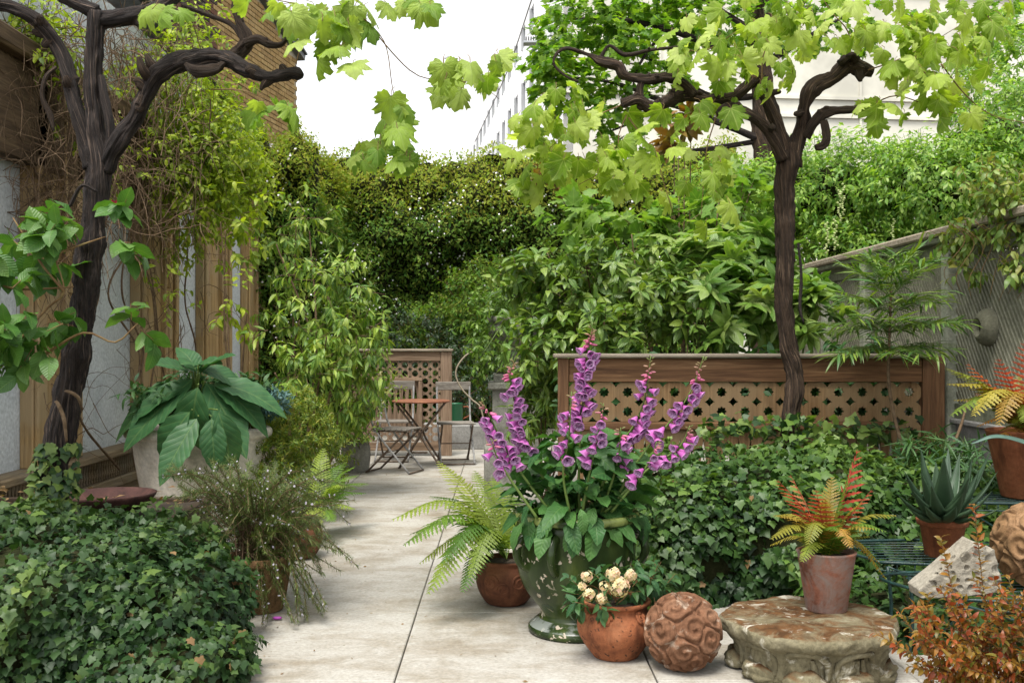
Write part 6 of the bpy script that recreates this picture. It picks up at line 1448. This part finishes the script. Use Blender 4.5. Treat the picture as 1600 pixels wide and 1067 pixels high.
gnarly(vl, 'bark_strip', [(128,640,3,-.10),(122,620,4,-.17),(108,612,4,-.17),(102,611,2,-.12)], YL, M_twig, 10, .1, .2, .02, 14)
YR = 6.2
vr = thing('grape_vine', 'gnarled brown vine trunk on the right with a crown of lime green lobed leaves', 'vine tree', (P(1232,720,YR)[0], YR, .4))
gnarly(vr, 'trunk', [(1236,800,21),(1233,720,20),(1234,660,18),(1242,590,18),(1230,530,18),(1225,450,19),(1227,370,19),(1227,305,20),(1232,252,25),(1234,225,20)], YR, M_bark2, 52, .24, .22, .016, 21)
gnarly(vr, 'limb', [(1228,262,18),(1220,212,15),(1206,170,14),(1194,140,14),(1183,122,14),(1165,138,14),(1140,155,12),(1105,156,11),(1072,150,12),(1040,158,13,-.1),(1018,168,14,-.1),(996,156,12,-.12),(972,164,12,-.12)], YR, M_bark2, 32, .26, .34, .016, 22)
gnarly(vr, 'limb', [(1224,250,14,-.05),(1206,212,12,-.08),(1186,190,11,-.1),(1162,176,11,-.12),(1138,170,12,-.12),(1124,182,9,-.12)], YR, M_bark2, 28, .24, .3, .016, 23)
gnarly(vr, 'limb', [(1085,148,9,-.02),(1066,130,9,-.04),(1040,122,10,-.06),(1010,124,10,-.1),(976,119,11,-.1),(966,104,12,-.1),(940,97,10,-.1),(924,88,5,-.1),(902,80,4,-.1),(884,76,3.5,-.1),(870,84,3,-.1),(866,102,3,-.1),(886,120,2.5,-.1),(904,128,2,-.1)], YR, M_bark2, 22, .24, .36, .014, 24)
gnarly(vr, 'limb', [(1000,154,8,-.1),(999,138,7,-.1),(1004,124,7,-.1)], YR, M_bark2, 18, .24, .3, .014, 25)
gnarly(vr, 'limb', [(938,92,5,-.1),(952,72,4,-.12),(978,86,5,-.12),(1018,78,4,-.12),(1060,74,3,-.12)], YR, M_bark2, 14, .2, .2, .02, 26)
gnarly(vr, 'limb', [(1236,258,20),(1250,208,15),(1258,165,14,-.05),(1270,138,16,-.05),(1302,122,15,-.05),(1325,104,18,-.05),(1345,108,13,-.05),(1364,113,9,-.05)], YR, M_bark2, 34, .26, .34, .014, 27)
gnarly(vr, 'limb', [(1258,215,11,-.03),(1272,192,11,-.06),(1292,176,10,-.08),(1330,172,8,-.1),(1356,166,6,-.1)], YR, M_bark2, 26, .24, .3, .014, 28)
gnarly(vr, 'knob', [(1287,190,8,-.1),(1292,214,9,-.12),(1286,226,9,-.12),(1274,230,6,-.12)], YR, M_bark2, 22, .3, .45, .012, 29)
gnarly(vr, 'knob', [(1312,100,10,-.1),(1328,88,12,-.1),(1340,96,8,-.1)], YR, M_bark2, 22, .3, .45, .012, 30)
gnarly(vr, 'bark_strip', [(1247,380,3,-.08),(1252,430,3,-.1),(1250,480,4,-.1),(1256,505,2,-.1)], YR, M_bark, 10, .1, .2, .02, 31)
def shoots(parent, lst, Y, rad=.0045):
    for pts in lst: branch(parent, [P(p[0], p[1], Y + (p[2] if len(p) > 2 else 0)) for p in pts], rad, rad * .4, M_twigr, 'shoot', 6, .1)
shoots(vr, [[(979,180),(967,210),(964,240),(937,270),(904,289)], [(982,184),(1005,217),(1027,255),(1039,292),(1052,334)], [(972,164),(930,182),(890,205),(850,240)], [(1330,90),(1325,50),(1300,20),(1280,-10)], [(1356,110),(1400,95),(1450,70),(1500,40)], [(1400,95),(1440,110),(1470,140),(1500,150)], [(1190,130),(1195,80),(1230,40),(1260,0)], [(1060,74),(1100,80),(1150,50)], [(1470,100),(1510,150),(1550,180),(1610,194)], [(1360,165),(1400,150),(1450,165),(1500,180)], [(1120,180),(1105,230),(1100,280),(1095,340)], [(1183,122),(1140,110),(1100,90)]], YR - .1)
shoots(vl, [[(520,-30,-.3),(560,20,-.3),(600,65,-.3),(612,130,-.3),(618,180,-.3),(600,215,-.3),(575,262,-.3)], [(560,20,-.3),(640,110,-.2),(690,125,-.2),(745,130,-.2),(780,155,-.2)], [(376,-10,-.1),(430,0,-.2),(480,12,-.2),(530,40,-.2)], [(330,140,-.2),(380,142,-.2),(425,160,-.2),(448,165,-.2)], [(460,118,-.2),(465,90,-.2),(480,40,-.2)]], YL, .0032)
def vine_leaves(parent, cl, Y, mat, size, name='leaf'):
    pos, dd, nn_ = [], [], []; g = G()
    for (x, y, rx, ry, n) in cl:
        for k in range(n):
            a = rng.random()*2*PI; q = math.sqrt(rng.random()); yy = Y + rng.uniform(-.30, .22)
            p = P(x + math.cos(a)*rx*q, y + math.sin(a)*ry*q, yy)
            o = A(math.cos(a)*.6, rng.normal(0, .5), rng.normal(0, .2)); d = unit(o + A(0, -.1, -.75)); pos.append(p); dd.append(d)
            nn_.append(unit(A(rng.normal(0, .55), -.4 + rng.normal(0, .5), .75)))
            g.tube([p, p - d*.02 + A(0,.01,.012), p - d*.03 + A(rng.normal(0,.01), .03, .02)], .0016, 4, .04, cap=False)
    build('leaf_stalks', g, M_twigr, parent, kind='stuff')
    pos = np.array(pos); leafset(parent, T_GRAPE, pos, np.array(dd), np.array(nn_), rnds(len(pos), *size), mat, 300, name, cell=3)
vine_leaves(vr, [(880,185,63,51,17), (835,245,40,51,13), (905,235,69,51,17), (860,200,69,46,9), (1000,280,69,46,13), (960,200,46,46,6), (1020,225,46,34,6), (1100,225,51,51,13), (1100,300,43,57,10), (1075,160,46,34,6), (1110,95,57,51,17), (1070,55,46,34,7), (1150,65,69,46,13), (1220,85,51,63,14), (1265,40,69,51,14), (1200,10,80,28,10), (1395,55,69,57,20), (1450,95,80,57,20), (1500,40,69,51,17), (1420,140,63,40,13), (1370,175,34,23,4), (1480,150,51,40,9), (1545,30,46,40,9), (1330,30,57,40,10), (1545,110,34,34,4), (815,270,17,28,4), (1130,150,34,28,6)], YR - .15, L_grape, (.068,.140))
vine_leaves(vl, [(505,55,45,40,11), (540,35,40,35,8), (545,85,20,20,3), (440,10,30,18,4), (425,165,28,25,6), (575,8,30,14,4), (615,185,22,35,7), (590,240,35,22,7), (640,235,20,25,5), (555,245,20,15,3), (690,110,25,15,4), (725,125,35,30,9), (765,100,22,20,4), (470,25,30,20,4), (250,15,40,15,4), (640,10,20,10,2), (395,10,20,15,2), (660,5,20,10,2)], YL - .25, L_grapeL, (.07,.128))
# dry leaves and dirt lying about
dl = thing('fallen_leaves', 'scattered dry leaves on the soil beside the terracotta dish', 'leaf litter', (-2.3, 5.7, .45)); dl['kind'] = 'stuff'
n = 70; pos = np.stack([rng.uniform(-3.0,-1.5,n), rng.uniform(5.3,6.05,n), np.full(n,.475)], -1); leafset(dl, T_SMALL, pos, rdir(n)*A(1,1,.1), A(0,0,1) + rng.normal(0,.3,(n,3)), rnds(n,.04,.07), M_dead, 0, mass='dry_leaves')

db = thing('paving_litter', 'specks of dry leaf and petal scattered on the pale paving', 'litter', (0, 6, 0)); db['kind'] = 'stuff'
n = 150; side = rng.random(n) < .5; Yv = 3.9 + 6.5 * rng.random(n) ** 1.4
pos = np.stack([np.where(side, -1.05 - .2 * rng.random(n) + .25 * rng.normal(0, 1, n) ** 2 * .5, .25 - .5 * np.abs(rng.normal(0, .5, n))), Yv, np.full(n, .005)], -1); pos[:40, 0] = rng.uniform(-.9, .1, 40)
leafset(db, T_SMALL, pos, rdir(n) * A(1, 1, .15), A(0, 0, 1) + rng.normal(0, .3, (n, 3)), rnds(n, .008, .026), M_dead, 0, mass='dry_bits')
